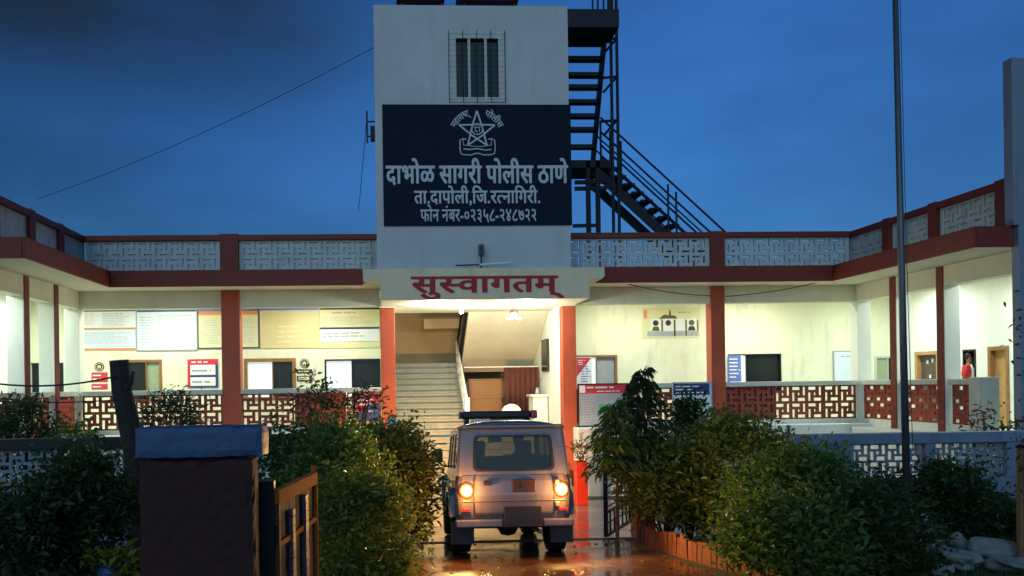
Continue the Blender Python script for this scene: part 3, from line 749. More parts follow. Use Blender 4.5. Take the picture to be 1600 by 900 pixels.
# windows in the rooms' wall
def window(key, frame, left, right, split=0.5, fw=0.07, lab=None):
    x0, x1, z0, z1 = WR[key]; mb = MB()
    slab2d(mb, rrect(x0, x1, z0, z1), [rrect(x0 + fw, x1 - fw, z0 + fw, z1 - fw)], lambda u, v: (u, YW - 0.025, v), (0, 0.09, 0))
    w = bp(mb, 'window', frame, bevel=0.005); xs = x0 + fw + (x1 - x0 - 2 * fw) * split
    if left: bp(MB().box(x0 + fw, xs - 0.012, YW + 0.035, YW + 0.05, z0 + fw, z1 - fw), 'pane', left, w)
    if right: bp(MB().box(xs + 0.012, x1 - fw, YW + 0.06, YW + 0.075, z0 + fw, z1 - fw), 'pane', right, w)
    bp(MB().box(xs - 0.012, xs + 0.012, YW - 0.01, YW + 0.08, z0 + fw, z1 - fw), 'mullion', frame, w)
    if lab: w['label'] = lab
    return w
window('a', WOOD, DARKGL, GREENPANE, 0.62); window('b', WOOD, PALEPANE, DARKGL, 0.56, 0.09)
window('c', STEEL, PALEPANE, DARKGL, 0.49, 0.045); window('d', WOOD, PALEPANE, GREYPR, 0.55, 0.06)
window('e', STEEL, PALEPANE, DARKGL, 0.34, 0.035); window('f', COPING, GREENPANE, DARKGL, 0.68, 0.06); window('g', STEEL, DARKGL, DARKGL, 0.5, 0.04)
# doors of the right wing
def wing_door(d, top, leaf, frame, fw=0.09, recess=0.10, lab=None, leafopen=False):
    mb = MB(); X = XRW
    slab2d(mb, [(d[0], FL), (d[0] + fw, FL), (d[0] + fw, top - fw), (d[1] - fw, top - fw), (d[1] - fw, FL), (d[1], FL), (d[1], top), (d[0], top)], [], lambda u, v: (X - 0.02, u, v), (0.14, 0, 0))
    dr = bp(mb, 'door', frame, bevel=0.005)
    if leafopen: bp(MB().box(X + 0.1, X + 0.8, d[1] - fw - 0.05, d[1] - fw - 0.005, FL + 0.01, top - fw), 'door_leaf', leaf, dr)
    else:
        bp(MB().box(X + recess, X + recess + 0.04, d[0] + fw, d[1] - fw, FL + 0.01, top - fw), 'door_leaf', leaf, dr)
        h = MB(); h.bar((X + recess - 0.04, d[0] + fw + 0.08, FL + 1.0), (X + recess - 0.04, d[0] + fw + 0.08, FL + 1.16), 0.02); bp(h, 'handle', POLEM, dr)
    if lab: dr['label'] = lab
    return dr
d1 = wing_door(dA, DTOP[0], mat('dark_door', (0.09, 0.075, 0.06), 0.5, 0.15, 5.0), DOORW, lab='dark panelled door in an orange wood frame')
for yy, zz in ((0.35, 2.75), (0.55, 2.72), (0.45, 2.35), (0.3, 2.2)):
    bp(MB().box(XRW + 0.09, XRW + 0.098, dA[0] + yy, dA[0] + yy + 0.07, zz, zz + 0.09), 'sticker', WHITEP, d1)
wing_door(dB, DTOP[1], GREENPANE, STEEL, fw=0.04, leafopen=True, lab='open dark doorway')
wing_door(dC, DTOP[2], DOORW, WOOD, lab='light brown wooden door')

# ------------------------------------------------------------------ lamps of the house
def lamp(o, energy, color, kind='AREA', size=(1.2, 0.1), loc=(0, 0, -0.06), rot=(0, 0, 0), radius=0.05):
    ld = bpy.data.lights.new('lamp_light', kind); ld.energy = energy; ld.color = color
    if kind == 'AREA': ld.shape = 'RECTANGLE'; ld.size, ld.size_y = size
    else: ld.shadow_soft_size = radius
    l = bpy.data.objects.new('lamp_light', ld); COL.objects.link(l); l.parent = o; l.location = loc; l.rotation_euler = rot
    return l
def tube_light(x, y, z, label, energy, color, rotz=0):
    t = empty('tube_light', (x, y, z), label, 'light', 'tube lights of the verandah', (0, 0, rotz))
    MB().box(-0.62, 0.62, -0.03, 0.03, -0.045, 0).build('housing', WHITEMETAL, t)
    MB().tube([(-0.6, 0, -0.062), (0.6, 0, -0.062)], 0.014, 8).build('tube', TUBEM, t)
    lamp(t, energy, color, loc=(0, 0, -0.09)); return t
WARMW, COOLW = (0.97, 1.0, 0.84), (0.90, 1.0, 0.92)
ZL = ZS - 0.002
for x, lab, e in ((-5.6, 'tube light on the verandah ceiling above the white notice boards', 50), (-2.0, 'tube light on the verandah ceiling left of the entrance', 47),
                  (6.0, 'tube light on the verandah ceiling above the picture banner', 36), (9.3, 'tube light on the verandah ceiling above the small whiteboard', 47)):
    tube_light(x, 20.5, ZL, lab, e, WARMW)
for x, y, lab, e in ((XL - 1.2, 19.6, 'tube light in the inner corner of the left wing', 52), (XL - 1.2, 16.2, 'tube light in the outer bay of the left wing', 52),
                     (XR + 1.2, 19.8, 'tube light in the inner corner of the right wing', 47), (XR + 1.2, 16.4, 'tube light before the wooden door of the right wing', 52)):
    tube_light(x, y, ZL, lab, e, COOLW, math.pi / 2)
# two small lit lamps hanging under the entrance ceiling
p = at(803, 491, 19.9)
L1 = empty('ceiling_lamp', (p.x, p.y, cz[0]), 'small two-armed hanging lamp below the entrance ceiling', 'light')
MB().tube([(0, 0, 0), (0, 0, -0.10)], 0.012, 8).lathe([(0.09, -0.10), (0.11, -0.16), (0.05, -0.19)], (0, 0, 0), (0, 0, 1), 16).build('lamp_body', BROWNPR, L1)
for s in (-1, 1): MB().tube([(s * 0.03, -0.05, -0.30), (s * 0.17, -0.05, -0.31)], 0.022, 8).build('bulb', BULBM, L1)
MB().lathe([(0.0, -0.19), (0.06, -0.21), (0.07, -0.25), (0.0, -0.27)], (0, 0, 0), (0, 0, 1), 12).build('bulb', BULBM, L1)
lamp(L1, 48, (1, 0.95, 0.78), 'POINT', loc=(0, 0, -0.38), radius=0.12)
p = at(721, 488, 19.9)
L2 = empty('ceiling_lamp', (p.x, p.y, cz[0]), 'tiny white lamp at the entrance ceiling left of the hanging lamp', 'light')
MB().lathe([(0.03, 0), (0.04, -0.06), (0.02, -0.08)], (0, 0, 0), (0, 0, 1), 12).build('lamp_body', WHITEMETAL, L2)
MB().lathe([(0.0, -0.08), (0.04, -0.10), (0.05, -0.15), (0.0, -0.18)], (0, 0, 0), (0, 0, 1), 12).build('bulb', BULBM, L2)
lamp(L2, 40, (1, 0.97, 0.82), 'POINT', loc=(0, 0, -0.26), radius=0.1)
# fluorescent tube close under the entrance ceiling, just behind the canopy
for x, lab in ((1.0, 'fluorescent tube at the left of the entrance ceiling'), (3.1, 'fluorescent tube at the right of the entrance ceiling')):
    t = empty('tube_light', (x, 19.15, cz[0]), lab, 'light', 'fluorescent tubes of the entrance ceiling')
    MB().box(-0.62, 0.62, 0.0, 0.03, -0.055, 0).build('housing', WHITEMETAL, t); MB().tube([(-0.6, -0.02, -0.05), (0.6, -0.02, -0.05)], 0.014, 8).build('tube', TUBEM, t)
    lamp(t, 80, (0.92, 1.0, 0.86), 'POINT', loc=(0, 0.0, -0.24), radius=0.06)

# ------------------------------------------------------------------ steel fire stair beside the tower
SS = empty('steel_staircase', (5.0, 23, 5.0), 'black steel fire stair with open treads beside the white tower', 'staircase')
SSI = Matrix.Translation((-5.0, -23, -5.0))
def sp_(mb, name, m=STEEL, bevel=0):
    o = mb.build(name, m); o.parent = SS; o.matrix_parent_inverse = SSI; return o
lo, hi = at(926, 256, 23.4), at(949, 40, 21.9)
xs = lo.x
for sx in (4.25, xs):
    sp_(MB().bar((sx, 23.45, lo.z - 0.1), (sx, 21.75, hi.z), 0.07, 0.34, up=(0, -1, 1)), 'stringer')
for py in (68, 93, 118, 137, 160, 182, 203, 230):
    t = (py - 256) / (40 - 256.0); y = 23.4 + (21.9 - 23.4) * t; z = at(930, py, y).z
    sp_(MB().box(4.28, xs - 0.03, y - 0.13, y + 0.13, z - 0.05, z + 0.05), 'tread')
px1 = at(948, 258, 23.0)
sp_(MB().box(4.2, px1.x + 0.1, 23.0, 24.3, at(920, 262, 23.0).z, at(920, 250, 23.0).z), 'landing')
tp = at(956, 42, 21.6)
sp_(MB().box(4.18, tp.x, 20.9, 21.9, at(920, 42, 20.9).z, at(920, 14, 20.9).z), 'landing')
A0 = Vector((at(930, 268, 23.2).x, 23.2, at(930, 268, 23.2).z)); dirv = Vector((1.0, 0, -0.92))
for yy in (23.15, 24.15):
    sp_(MB().bar((A0.x, yy, A0.z), (A0.x + 4.1, yy, A0.z - 3.8), 0.06, 0.26), 'stringer')
for i in range(16):
    x = A0.x + 0.35 + i * 0.25; z = A0.z + 0.10 - i * 0.25 * 0.925
    if z > 5.0: sp_(MB().box(x - 0.05, x + 0.28, 23.18, 24.12, z - 0.03, z + 0.03), 'tread')
rl = MB()
for k, off in enumerate((1.45, 1.05, 0.68, 0.34)):
    rl.tube([(A0.x + 0.15, 23.13, A0.z + off + 0.05), (A0.x + 4.1, 23.13, A0.z + off - 3.58)], 0.028, 6)
for x in (0.15, 0.42, 0.72, 2.05, 2.28, 3.9):
    rl.tube([(A0.x + x, 23.13, A0.z - x * 0.92), (A0.x + x, 23.13, A0.z - x * 0.92 + 1.5)], 0.03, 6)
sp_(rl, 'railing')
rl2 = MB()
for off in (1.45, 1.0, 0.6):
    rl2.tube([(A0.x + 0.15, 24.2, A0.z + off), (A0.x + 4.1, 24.2, A0.z + off - 3.63)], 0.022, 6)
sp_(rl2, 'railing')
for pxx, yy in ((956.5, 22.2), (965.5, 22.9)):
    x = at(pxx, 200, yy).x; sp_(MB().box(x - 0.035, x + 0.035, yy - 0.035, yy + 0.035, 4.98, 13.4), 'post')
for pxx, yy in ((919, 23.05), (934, 23.05)):
    x = at(pxx, 300, yy).x; sp_(MB().box(x - 0.06, x + 0.06, yy - 0.05, yy + 0.05, 4.98, 8.55), 'post')
for py in (122, 62, 190):
    a = at(938, py, 22.3); b = at(964, py - 2, 22.6); c = at(943, py + 22, 22.3); sp_(MB().bar(a, b, 0.06).bar(c, b, 0.05), 'brace')
for py in (285, 295): sp_(MB().bar(at(898, py, 23.1), at(948, py - 1, 23.1), 0.10), 'brace')
sp_(MB().bar(at(895, 353, 23.06), at(938, 352, 23.06), 0.09), 'brace')
tr = MB()
for pxx in (926, 934, 943, 950, 957, 963):
    p = at(pxx, 10, 21.4); tr.tube([(p.x, 21.4, tp.z), (p.x, 21.4, 13.6)], 0.025, 6)
tr.tube([(4.2, 20.95, 12.9), (tp.x, 20.95, 12.9)], 0.025, 6)
sp_(tr, 'railing')

# ------------------------------------------------------------------ boards, posters and notices
GREYTX = mat('faint_grey_text', (0.47, 0.50, 0.54), 0.5, 0.1, 5.0)
ORANGETX = mat('faint_orange_text', (0.72, 0.48, 0.36), 0.5, 0.1, 5.0)
def lines(mb, x0, x1, z0, z1, n, Y, fill=0.35, jit=0.4, seed=1):
    r = random.Random(seed); s = (z1 - z0) / n
    for i in range(n):
        x = x0; e = x1 - (x1 - x0) * r.random() * jit; z = z1 - (i + 0.5) * s
        while x < e:
            w = min(e - x, (0.4 + r.random()) * s * 2.2); mb.box(x, x + w, Y - 0.0022, Y, z - s * fill / 2, z + s * fill / 2); x += w + s * 0.45
    return mb
def board(name, rect, m, label, cat, Y=YW, deco=(), frame=None, grp=None, th=0.03):
    """flat board hung on the wall plane Y; deco: (kind, u0,u1,v0,v1, material, lines) in board fractions, v from the top"""
    a, b, t, bt = rect
    p, q = at(a, (t + bt) / 2, Y - th), at(b, (t + bt) / 2, Y - th); zt, zb = at((a + b) / 2, t, Y - th).z, at((a + b) / 2, bt, Y - th).z
    ox, oz = (p.x + q.x) / 2, zb
    e = empty(name, (ox, Y, oz), label, cat, grp)
    w, h = q.x - p.x, zt - zb
    def loc(mb, nm, mm, bev=0): return mb.build(nm, mm, e, bev)
    loc(MB().box(-w / 2, w / 2, -th, -0.002, 0, h), 'panel', m, 0.003)
    if frame:
        fm = MB(); slab2d(fm, rrect(-w / 2 - 0.015, w / 2 + 0.015, -0.015, h + 0.015), [rrect(-w / 2 + 0.012, w / 2 - 0.012, 0.012, h - 0.012)], lambda u, v: (u, -th - 0.008, v), (0, th + 0.006, 0))
        loc(fm, 'frame', frame)
    for k, d in enumerate(deco):
        kind, u0, u1, v0, v1, mm = d[:6]
        x0, x1, z0, z1 = -w / 2 + u0 * w, -w / 2 + u1 * w, h - v1 * h, h - v0 * h
        Yd = -th - 0.001 - 0.0015 * (k % 3 + (1 if kind == 'lines' else 0))
        if kind == 'band': loc(MB().box(x0, x1, Yd, -th + 0.002, z0, z1), 'print_band', mm)
        elif kind == 'lines': 
            nl = d[6]
            if mm is GREYPR and nl >= 4: mm, nl = GREYTX, int(nl * 1.7)
            if mm is ORANGEPR: mm, nl = ORANGETX, int(nl * 1.5)
            loc(lines(MB(), x0, x1, z0, z1, nl, Yd, seed=int(a * 7 + k * 13) % 999), 'text_lines', mm)
        elif kind == 'disc':
            r = (x1 - x0) / 2
            loc(MB().lathe([(0, 0), (r, 0), (r, 0.004), (0, 0.004)], ((x0 + x1) / 2, Yd, (z0 + z1) / 2), (0, 1, 0), 20), 'print_disc', mm)
        elif kind == 'poly':
            pts = [(x0 + u * (x1 - x0), Yd, z0 + v * (z1 - z0)) for u, v in d[6]]; loc(MB().prism(pts, (0, 0, 0), (0, 0.003, 0)), 'print_shape', mm)
    return e
board('notice_board', (126, 212, 485, 514), WHITEP, 'white notice board with orange lower edge, upper one left of the wide board', 'notice board',
      deco=[('band', 0, 1, .93, 1, ORANGEPR), ('lines', .04, .34, .12, .8, ORANGEPR, 4), ('lines', .4, .92, .12, .85, GREYPR, 5), ('band', 0, 1, 0, .06, NAVY)])
board('notice_board', (125, 212, 515.5, 547), BLUISHP, 'white notice board with thick orange lower edge, lower of the stacked pair', 'notice board',
      deco=[('band', 0, 1, .9, 1, ORANGEPR), ('lines', .08, .95, .1, .7, GREYPR, 4)])
board('notice_board', (213.5, 307.5, 484, 547), BLUISHP, 'wide bluish white notice board full of small grey text', 'notice board',
      deco=[('band', 0, 1, 0, .05, NAVY), ('lines', .06, .3, .15, .9, GREYPR, 7), ('lines', .36, .95, .12, .92, GREYPR, 9)], frame=GREYPR)
board('notice_board', (309.5, 404, 481, 543.5), CREAMB, 'cream notice board with blue and orange header partly hidden by the red column', 'notice board',
      deco=[('band', 0, 1, 0, .08, BLUEPR), ('band', 0, 1, .08, .18, ORANGEPR), ('lines', .08, .4, .28, .9, GREYPR, 6), ('lines', .72, .95, .28, .9, GREYPR, 6)], frame=NAVY)
board('notice_board', (406, 499, 481, 544), TANB, 'tan notice board with faint text between cream board and the entrance boards', 'notice board',
      deco=[('band', 0, 1, 0, .06, BLUEPR), ('lines', .3, .95, .4, .9, CREAMB, 4)])
board('notice_board', (500, 593, 481, 511), CREAMB, 'cream notice board with dark header, upper of the pair beside the entrance', 'notice board',
      deco=[('band', 0, 1, 0, .09, BROWNPR), ('lines', .2, .8, .16, .35, GREYPR, 1), ('lines', .05, .95, .42, .92, GREYPR, 4)])
board('notice_board', (500, 593, 511.5, 543.5), WHITEP, 'pale notice board with navy top strip, lower of the pair beside the entrance', 'notice board',
      deco=[('band', 0, 1, 0, .09, NAVY), ('lines', .06, .95, .2, .5, GREYPR, 2), ('band', 0, 1, .68, .71, GREYPR), ('band', 0, 1, .72, 1, CREAMB)])
board('notice', (293, 341, 561, 606), WHITEP, 'red and navy framed notice with two white panels on the left verandah wall', 'notice', th=0.02,
      deco=[('band', 0, 1, 0, .2, REDPR), ('band', 0, .09, .2, 1, REDPR), ('band', .91, 1, .2, 1, NAVY), ('band', .09, .91, .55, .63, NAVY), ('band', .09, .91, .93, 1, NAVY), ('lines', .12, .88, .04, .17, WHITEP, 1), ('lines', .15, .85, .3, .5, GREYPR, 1), ('lines', .15, .85, .7, .88, GREYPR, 1)])
HOUSE = [(.2, .15), (.2, .5), (.08, .5), (.5, .88), (.92, .5), (.8, .5), (.8, .15), (.6, .15), (.6, .4), (.4, .4), (.4, .15)]
def roundel(px, py, r, m, inner, label, name='emblem_disc'):
    p = at(px, py, YW - 0.02); rr = r / F * YW
    e = empty(name, (p.x, YW, p.z), label, 'emblem')
    MB().lathe([(0, 0.002), (rr, 0.002), (rr, 0.02), (0, 0.02)], (0, 0, 0), (0, -1, 0), 24).build('disc', m, e)
    MB().lathe([(rr * .72, 0.019), (rr * .84, 0.019), (rr * .84, 0.024), (rr * .72, 0.024), (rr * .72, 0.019)], (0, 0, 0), (0, -1, 0), 24).build('ring', inner, e)
    MB().prism([((u - .5) * rr * 1.15, -0.024, (v - .5) * rr * 1.15) for u, v in HOUSE], (0, 0, 0), (0, 0.005, 0)).build('symbol', inner, e)
roundel(475.5, 567.5, 7.2, BROWNPR, CREAMB, 'small round dark emblem with a house sign left of the entrance')
roundel(155, 573, 7, BROWNPR, CREAMB, 'small round emblem above red plates by the far left window')
roundel(874, 563, 6, BROWNPR, CREAMB, 'small round emblem on the pale wall right inside the entrance')
board('name_plate', (464, 488, 577, 583.5), BROWNPR, 'brown name plate directly under the round house emblem', 'name plate', th=0.015, deco=[('lines', .06, .94, .15, .85, CREAMB, 1)])
board('name_plate', (464, 488, 587, 595.5), BROWNPR, 'brown and cream name plate, lower of the two under the house emblem', 'name plate', th=0.015, deco=[('band', .1, .8, .2, .8, CREAMB), ('lines', .14, .76, .3, .7, BROWNPR, 1)])
board('name_plate', (143, 168, 582, 597), REDPR, 'red name plate under the far left round emblem', 'name plate', th=0.015, deco=[('lines', .08, .92, .1, .9, WHITEP, 2)])
board('name_plate', (143, 168, 600, 608.5), REDPR, 'thin red name plate just above the left coping', 'name plate', th=0.015, deco=[('lines', .08, .92, .2, .8, WHITEP, 1)])
board('name_plate', (866, 876.5, 572, 580), BROWNPR, 'tiny brown plate under the emblem right inside the entrance', 'name plate', Y=YW, th=0.015, deco=[('lines', .1, .9, .1, .9, CREAMB, 2)])
# banner with a pale monument and four generic portraits
board('picture_banner', (1004, 1093, 481, 528), CREAMB, 'pale green picture banner with four small portraits high on the right wall', 'banner', th=0.012,
      deco=[('poly', .28, .62, .08, .36, OLIVEPR, [(0, 0), (1, 0), (.86, .35), (.66, .4), (.62, 1), (.56, 1), (.53, .4), (.3, .5)]), ('band', .08, .98, .78, .94, GREYPR), ('band', .02, .08, .08, .34, ORANGEPR),
            ('band', .14, .32, .36, .76, WHITEP), ('band', .36, .54, .36, .76, WHITEP), ('band', .58, .74, .36, .76, WHITEP), ('band', .78, .94, .36, .76, WHITEP),
            ('disc', .18, .28, .42, .58, BROWNPR), ('disc', .40, .50, .42, .58, BROWNPR), ('disc', .61, .71, .42, .58, OLIVEPR), ('disc', .81, .91, .42, .58, OLIVEPR),
            ('poly', .16, .30, .58, .76, OLIVEPR, [(0, 0), (1, 0), (.8, .8), (.2, .8)]), ('poly', .38, .52, .58, .76, BROWNPR, [(0, 0), (1, 0), (.8, .8), (.2, .8)]), ('poly', .59, .73, .58, .76, OLIVEPR, [(0, 0), (1, 0), (.8, .8), (.2, .8)]), ('poly', .79, .93, .58, .76, BROWNPR, [(0, 0), (1, 0), (.8, .8), (.2, .8)]),
            ('band', .33, .355, .38, .94, BROWNPR), ('band', .55, .575, .40, .94, BROWNPR), ('band', .75, .775, .40, .94, OLIVEPR), ('band', .955, .98, .42, .9, OLIVEPR), ('lines', .62, .92, .1, .2, GREYPR, 1)])
board('poster', (900.5, 925, 558, 600), WHITEP, 'red and blue printed poster stuck at the window right of the entrance', 'poster', Y=YW - 0.03, th=0.01,
      deco=[('poly', .02, .98, .02, .98, REDPR, [(0, 1), (1, 1), (0, .25)]), ('lines', .3, .95, .3, .95, BLUEPR, 7), ('lines', .1, .6, .08, .3, WHITEP, 3)])
board('poster', (1137.5, 1160, 555, 596), BLUEPR, 'blue poster with white text lines at the window right of the red column', 'poster', Y=YW - 0.03, th=0.01,
      deco=[('lines', .1, .85, .08, .9, WHITEP, 6), ('band', .9, 1, 0, 1, WHITEP)])
board('whiteboard', (1303, 1338, 549, 598), BLUISHP, 'small blank whiteboard at the right end of the verandah wall', 'whiteboard', frame=GREYPR, deco=[('lines', .3, .9, .12, .2, GREYPR, 1)])
# boards leaning on the balustrades
YB = YC - 0.10
board('notice_board', (904, 986, 600, 666), GREYPR, 'pale grey flex board with red header beside the right entrance column', 'notice board', Y=YB, frame=STEEL, th=0.04,
      deco=[('band', 0, 1, .0, .22, REDPR), ('band', .02, .13, .03, .2, WHITEP), ('lines', .16, .98, .03, .13, WHITEP, 1), ('lines', .35, .8, .14, .2, WHITEP, 1), ('band', .38, .8, .48, .72, GREENPR), ('lines', .05, .34, .3, .9, GREYPR, 6), ('lines', .42, .95, .78, .95, GREYPR, 2)])
board('notice_board', (1052, 1112, 598, 662), BLUISHP, 'white flex board with navy header against the left of the right red column', 'notice board', Y=YB, frame=GREYPR, th=0.04,
      deco=[('band', 0, .95, .02, .3, NAVY), ('lines', .06, .9, .05, .28, WHITEP, 3), ('lines', .06, .9, .38, .95, GREYPR, 6)])
board('notice_board', (556, 593, 613, 657), NAVY, 'red and purple notice on the balustrade left of the entrance', 'notice board', Y=YB, th=0.03,
      deco=[('band', 0, 1, 0, .38, REDPR), ('band', 0, .45, .38, .7, REDPR), ('lines', .08, .92, .06, .5, WHITEP, 3), ('lines', .3, .8, .6, .75, WHITEP, 1)])
# red bulletin on the left wing balustrade
e = empty('notice', (XL + 0.03, 18.9, 1.45), 'faded red notice with pale lines on the left wing balustrade', 'notice')
MB().box(0, 0.012, -0.5, 0.45, 0, 0.70).build('panel', JALIRED, e)
mm = MB()
for i in range(5): mm.box(0.011, 0.014, -0.42, 0.3 - 0.05 * (i % 2), 0.10 + i * 0.12, 0.14 + i * 0.12)
mm.build('text_lines', REDPR, e)

# ------------------------------------------------------------------ entrance hall furniture
cu = empty('curtain', (3.55, 22.9, HF), 'pleated maroon brown curtain hanging at the back of the entrance hall', 'curtain')
mb = MB(); vs, fs = [], []; n = 44; x0, x1 = at(788, 600, 22.9).x - 3.55, HX1 - 0.04 - 3.55
zt = at(815, 574, 22.9).z - HF
for i in range(n + 1):
    x = x0 + (x1 - x0) * i / n; y = 0.05 * math.sin(i * 0.95) + 0.015 * math.sin(i * 2.3)
    vs += [(x, y, 0.02), (x * 1.0, y * 0.8, zt * 0.6), (x, y * 0.45, zt)]
for i in range(n):
    for k in range(2): fs.append((i * 3 + k, i * 3 + 3 + k, i * 3 + 4 + k, i * 3 + 1 + k))
mb.add(vs, fs); o = mb.build('cloth', CURT, cu, smooth=True)
sol = o.modifiers.new('thick', 'SOLIDIFY'); sol.thickness = 0.004
MB().tube([(-1.6, 0, zt + 0.02), (x1, 0, zt + 0.02)], 0.016, 8).build('rod', WHITEMETAL, cu)
pt = empty('wooden_partition', (2.6, 23.6, HF), 'orange brown wooden partition left of the curtain', 'partition')
MB().box(-0.45, 0.48, -0.03, 0.03, 0, at(760, 594, 23.6).z - HF).build('panel', ORPART, pt, 0.01)
MB().box(-0.47, 0.50, -0.05, -0.031, 0.9, 0.98).build('rail', WOOD, pt, 0.005); MB().box(-0.47, 0.50, -0.05, 0.05, at(760, 594, 23.6).z - HF, at(760, 592, 23.6).z - HF).build('rail', WOOD, pt)
ch = at(798, 648, 21.6)
pc = empty('plastic_chair', (ch.x, 21.7, HF), 'cream plastic chair with rounded back in the entrance hall', 'chair')
back = []
for k in range(13):
    a = math.pi * k / 12; back.append((0.27 * math.cos(a), 0, 0.46 + 0.33 * math.sin(a) ** 0.7))
MB().prism([(0.27, 0, 0.40)] + back + [(-0.27, 0, 0.40)], (0, -0.26, 0), (0, -0.235, 0)).build('backrest', WHITEMETAL, pc, 0.008)
MB().box(-0.25, 0.25, -0.22, 0.24, 0.40, 0.44).build('seat', WHITEMETAL, pc, 0.015)
for sx in (-1, 1):
    for sy in (-1, 1): MB().bar((sx * 0.22, sy * 0.2, 0.40), (sx * 0.25, sy * 0.24, 0), 0.035).build('leg', WHITEMETAL, pc)
co = empty('counter', (3.85, 21.9, HF), 'white counter table at the right wall of the entrance hall', 'counter')
MB().box(-0.26, 0.2, -0.3, 0.5, 0.96, 1.02).build('top', WHITEMETAL, co, 0.008); MB().box(-0.2, 0.18, -0.26, 0.46, 0.0, 0.957).build('body', MINT, co, 0.005)
vz = empty('vase', (3.8, 21.85, HF + 1.02), 'small glassware with stems on the white counter', 'vase')
MB().lathe([(0.04, 0), (0.06, 0.05), (0.035, 0.14), (0.05, 0.18)], (0, 0, 0), (0, 0, 1), 14).build('pot', GREYPR, vz)
mb = MB()
for k in range(6): mb.tube([(0, 0, 0.15), (0.05 * math.cos(k), 0.05 * math.sin(k), 0.3), (0.13 * math.cos(k), 0.13 * math.sin(k), 0.42)], 0.006, 5)
mb.build('stems', BARK, vz)
tv = empty('wall_screen', (HX1 - 0.003, 21.9, HF + 1.75), 'dark narrow screen on the right wall of the entrance hall', 'screen')
MB().box(-0.06, 0, -0.45, 0.40, -0.12, 0.72).build('body', CARDARK, tv, 0.01); MB().box(-0.064, -0.0605, -0.41, 0.36, -0.08, 0.68).build('display', DARKGL, tv)

# ------------------------------------------------------------------ camera lamp on the canopy, tower bracket, cables
p = at(752, 412, YT - 0.15)
fl = empty('flood_light', (p.x, YT - 0.15, cz[2]), 'small grey lamp on a stalk standing on the canopy', 'lamp')
hh = at(752, 400, YT - 0.15).z - cz[2]
MB().tube([(0, 0, 0), (0, 0, hh)], 0.018, 8).build('stalk', STEEL, fl)
MB().box(-0.06, 0.06, -0.08, 0.06, hh, hh + 0.26).build('lamp_head', POLEM, fl, 0.02); MB().box(-0.045, 0.045, -0.088, -0.081, hh + 0.03, hh + 0.23).build('lens', DARKGL, fl)
rod = MB().tube([at(749, 413.5, YT - 0.2), at(798, 410.5, YT - 0.2)], 0.022, 8).build('tube_rod', WHITEMETAL); tag(rod, 'thin pale rod lying on the canopy edge beside the lamp', 'rod')
rod2 = MB().tube([at(712, 414.8, YT - 0.22), at(749, 413.6, YT - 0.22)], 0.016, 8).build('tube_rod', STEEL); tag(rod2, 'thin dark rod lying on the canopy left of the lamp', 'rod')
bk = MB(); x0 = TX0
q0 = at(580, 200, 19.6)
bk.bar((TX0, 19.6, q0.z + .15), (TX0 - 0.22, 19.6, q0.z + .15), 0.03).bar((TX0, 19.6, q0.z - .2), (TX0 - 0.2, 19.6, q0.z - .2), 0.03).bar((TX0 - 0.2, 19.6, q0.z - .35), (TX0 - 0.2, 19.6, q0.z + .4), 0.04).box(TX0 - 0.12, TX0 - 0.02, 19.5, 19.7, q0.z - 0.3, q0.z + 0.02)
tag(bk.build('cable_bracket', STEEL), 'dark cable bracket on the left edge of the white tower', 'bracket')
def cable(name, a, b, sag, r, label, n=24, m=WIREM):
    a, b = Vector(a), Vector(b); pts = [a.lerp(b, i / n) - Vector((0, 0, sag * 4 * (i / n) * (1 - i / n))) for i in range(n + 1)]
    return tag(MB().tube(pts, r, 6).build(name, m), label, 'cable')
cable('cable', at(588, 72, 19.4), at(58, 311, 25.0), 0.22, 0.008, 'long thin cable sagging across the left sky to the tower')
cable('cable', (TX0 - 0.2, 19.6, q0.z + .3), at(560, 330, 20.4), 0.05, 0.008, 'thin cable dropping from the tower bracket to the parapet')
cable('cable', at(978, 443, YF + 0.5), at(1112, 462, YF + 0.9), 0.06, 0.010, 'thin drooping cable under the right eaves left of the red column')
cable('cable', at(1134, 463, YF + 0.9), at(1290, 438, YF + 0.5), 0.06, 0.010, 'thin drooping cable under the right eaves right of the red column')

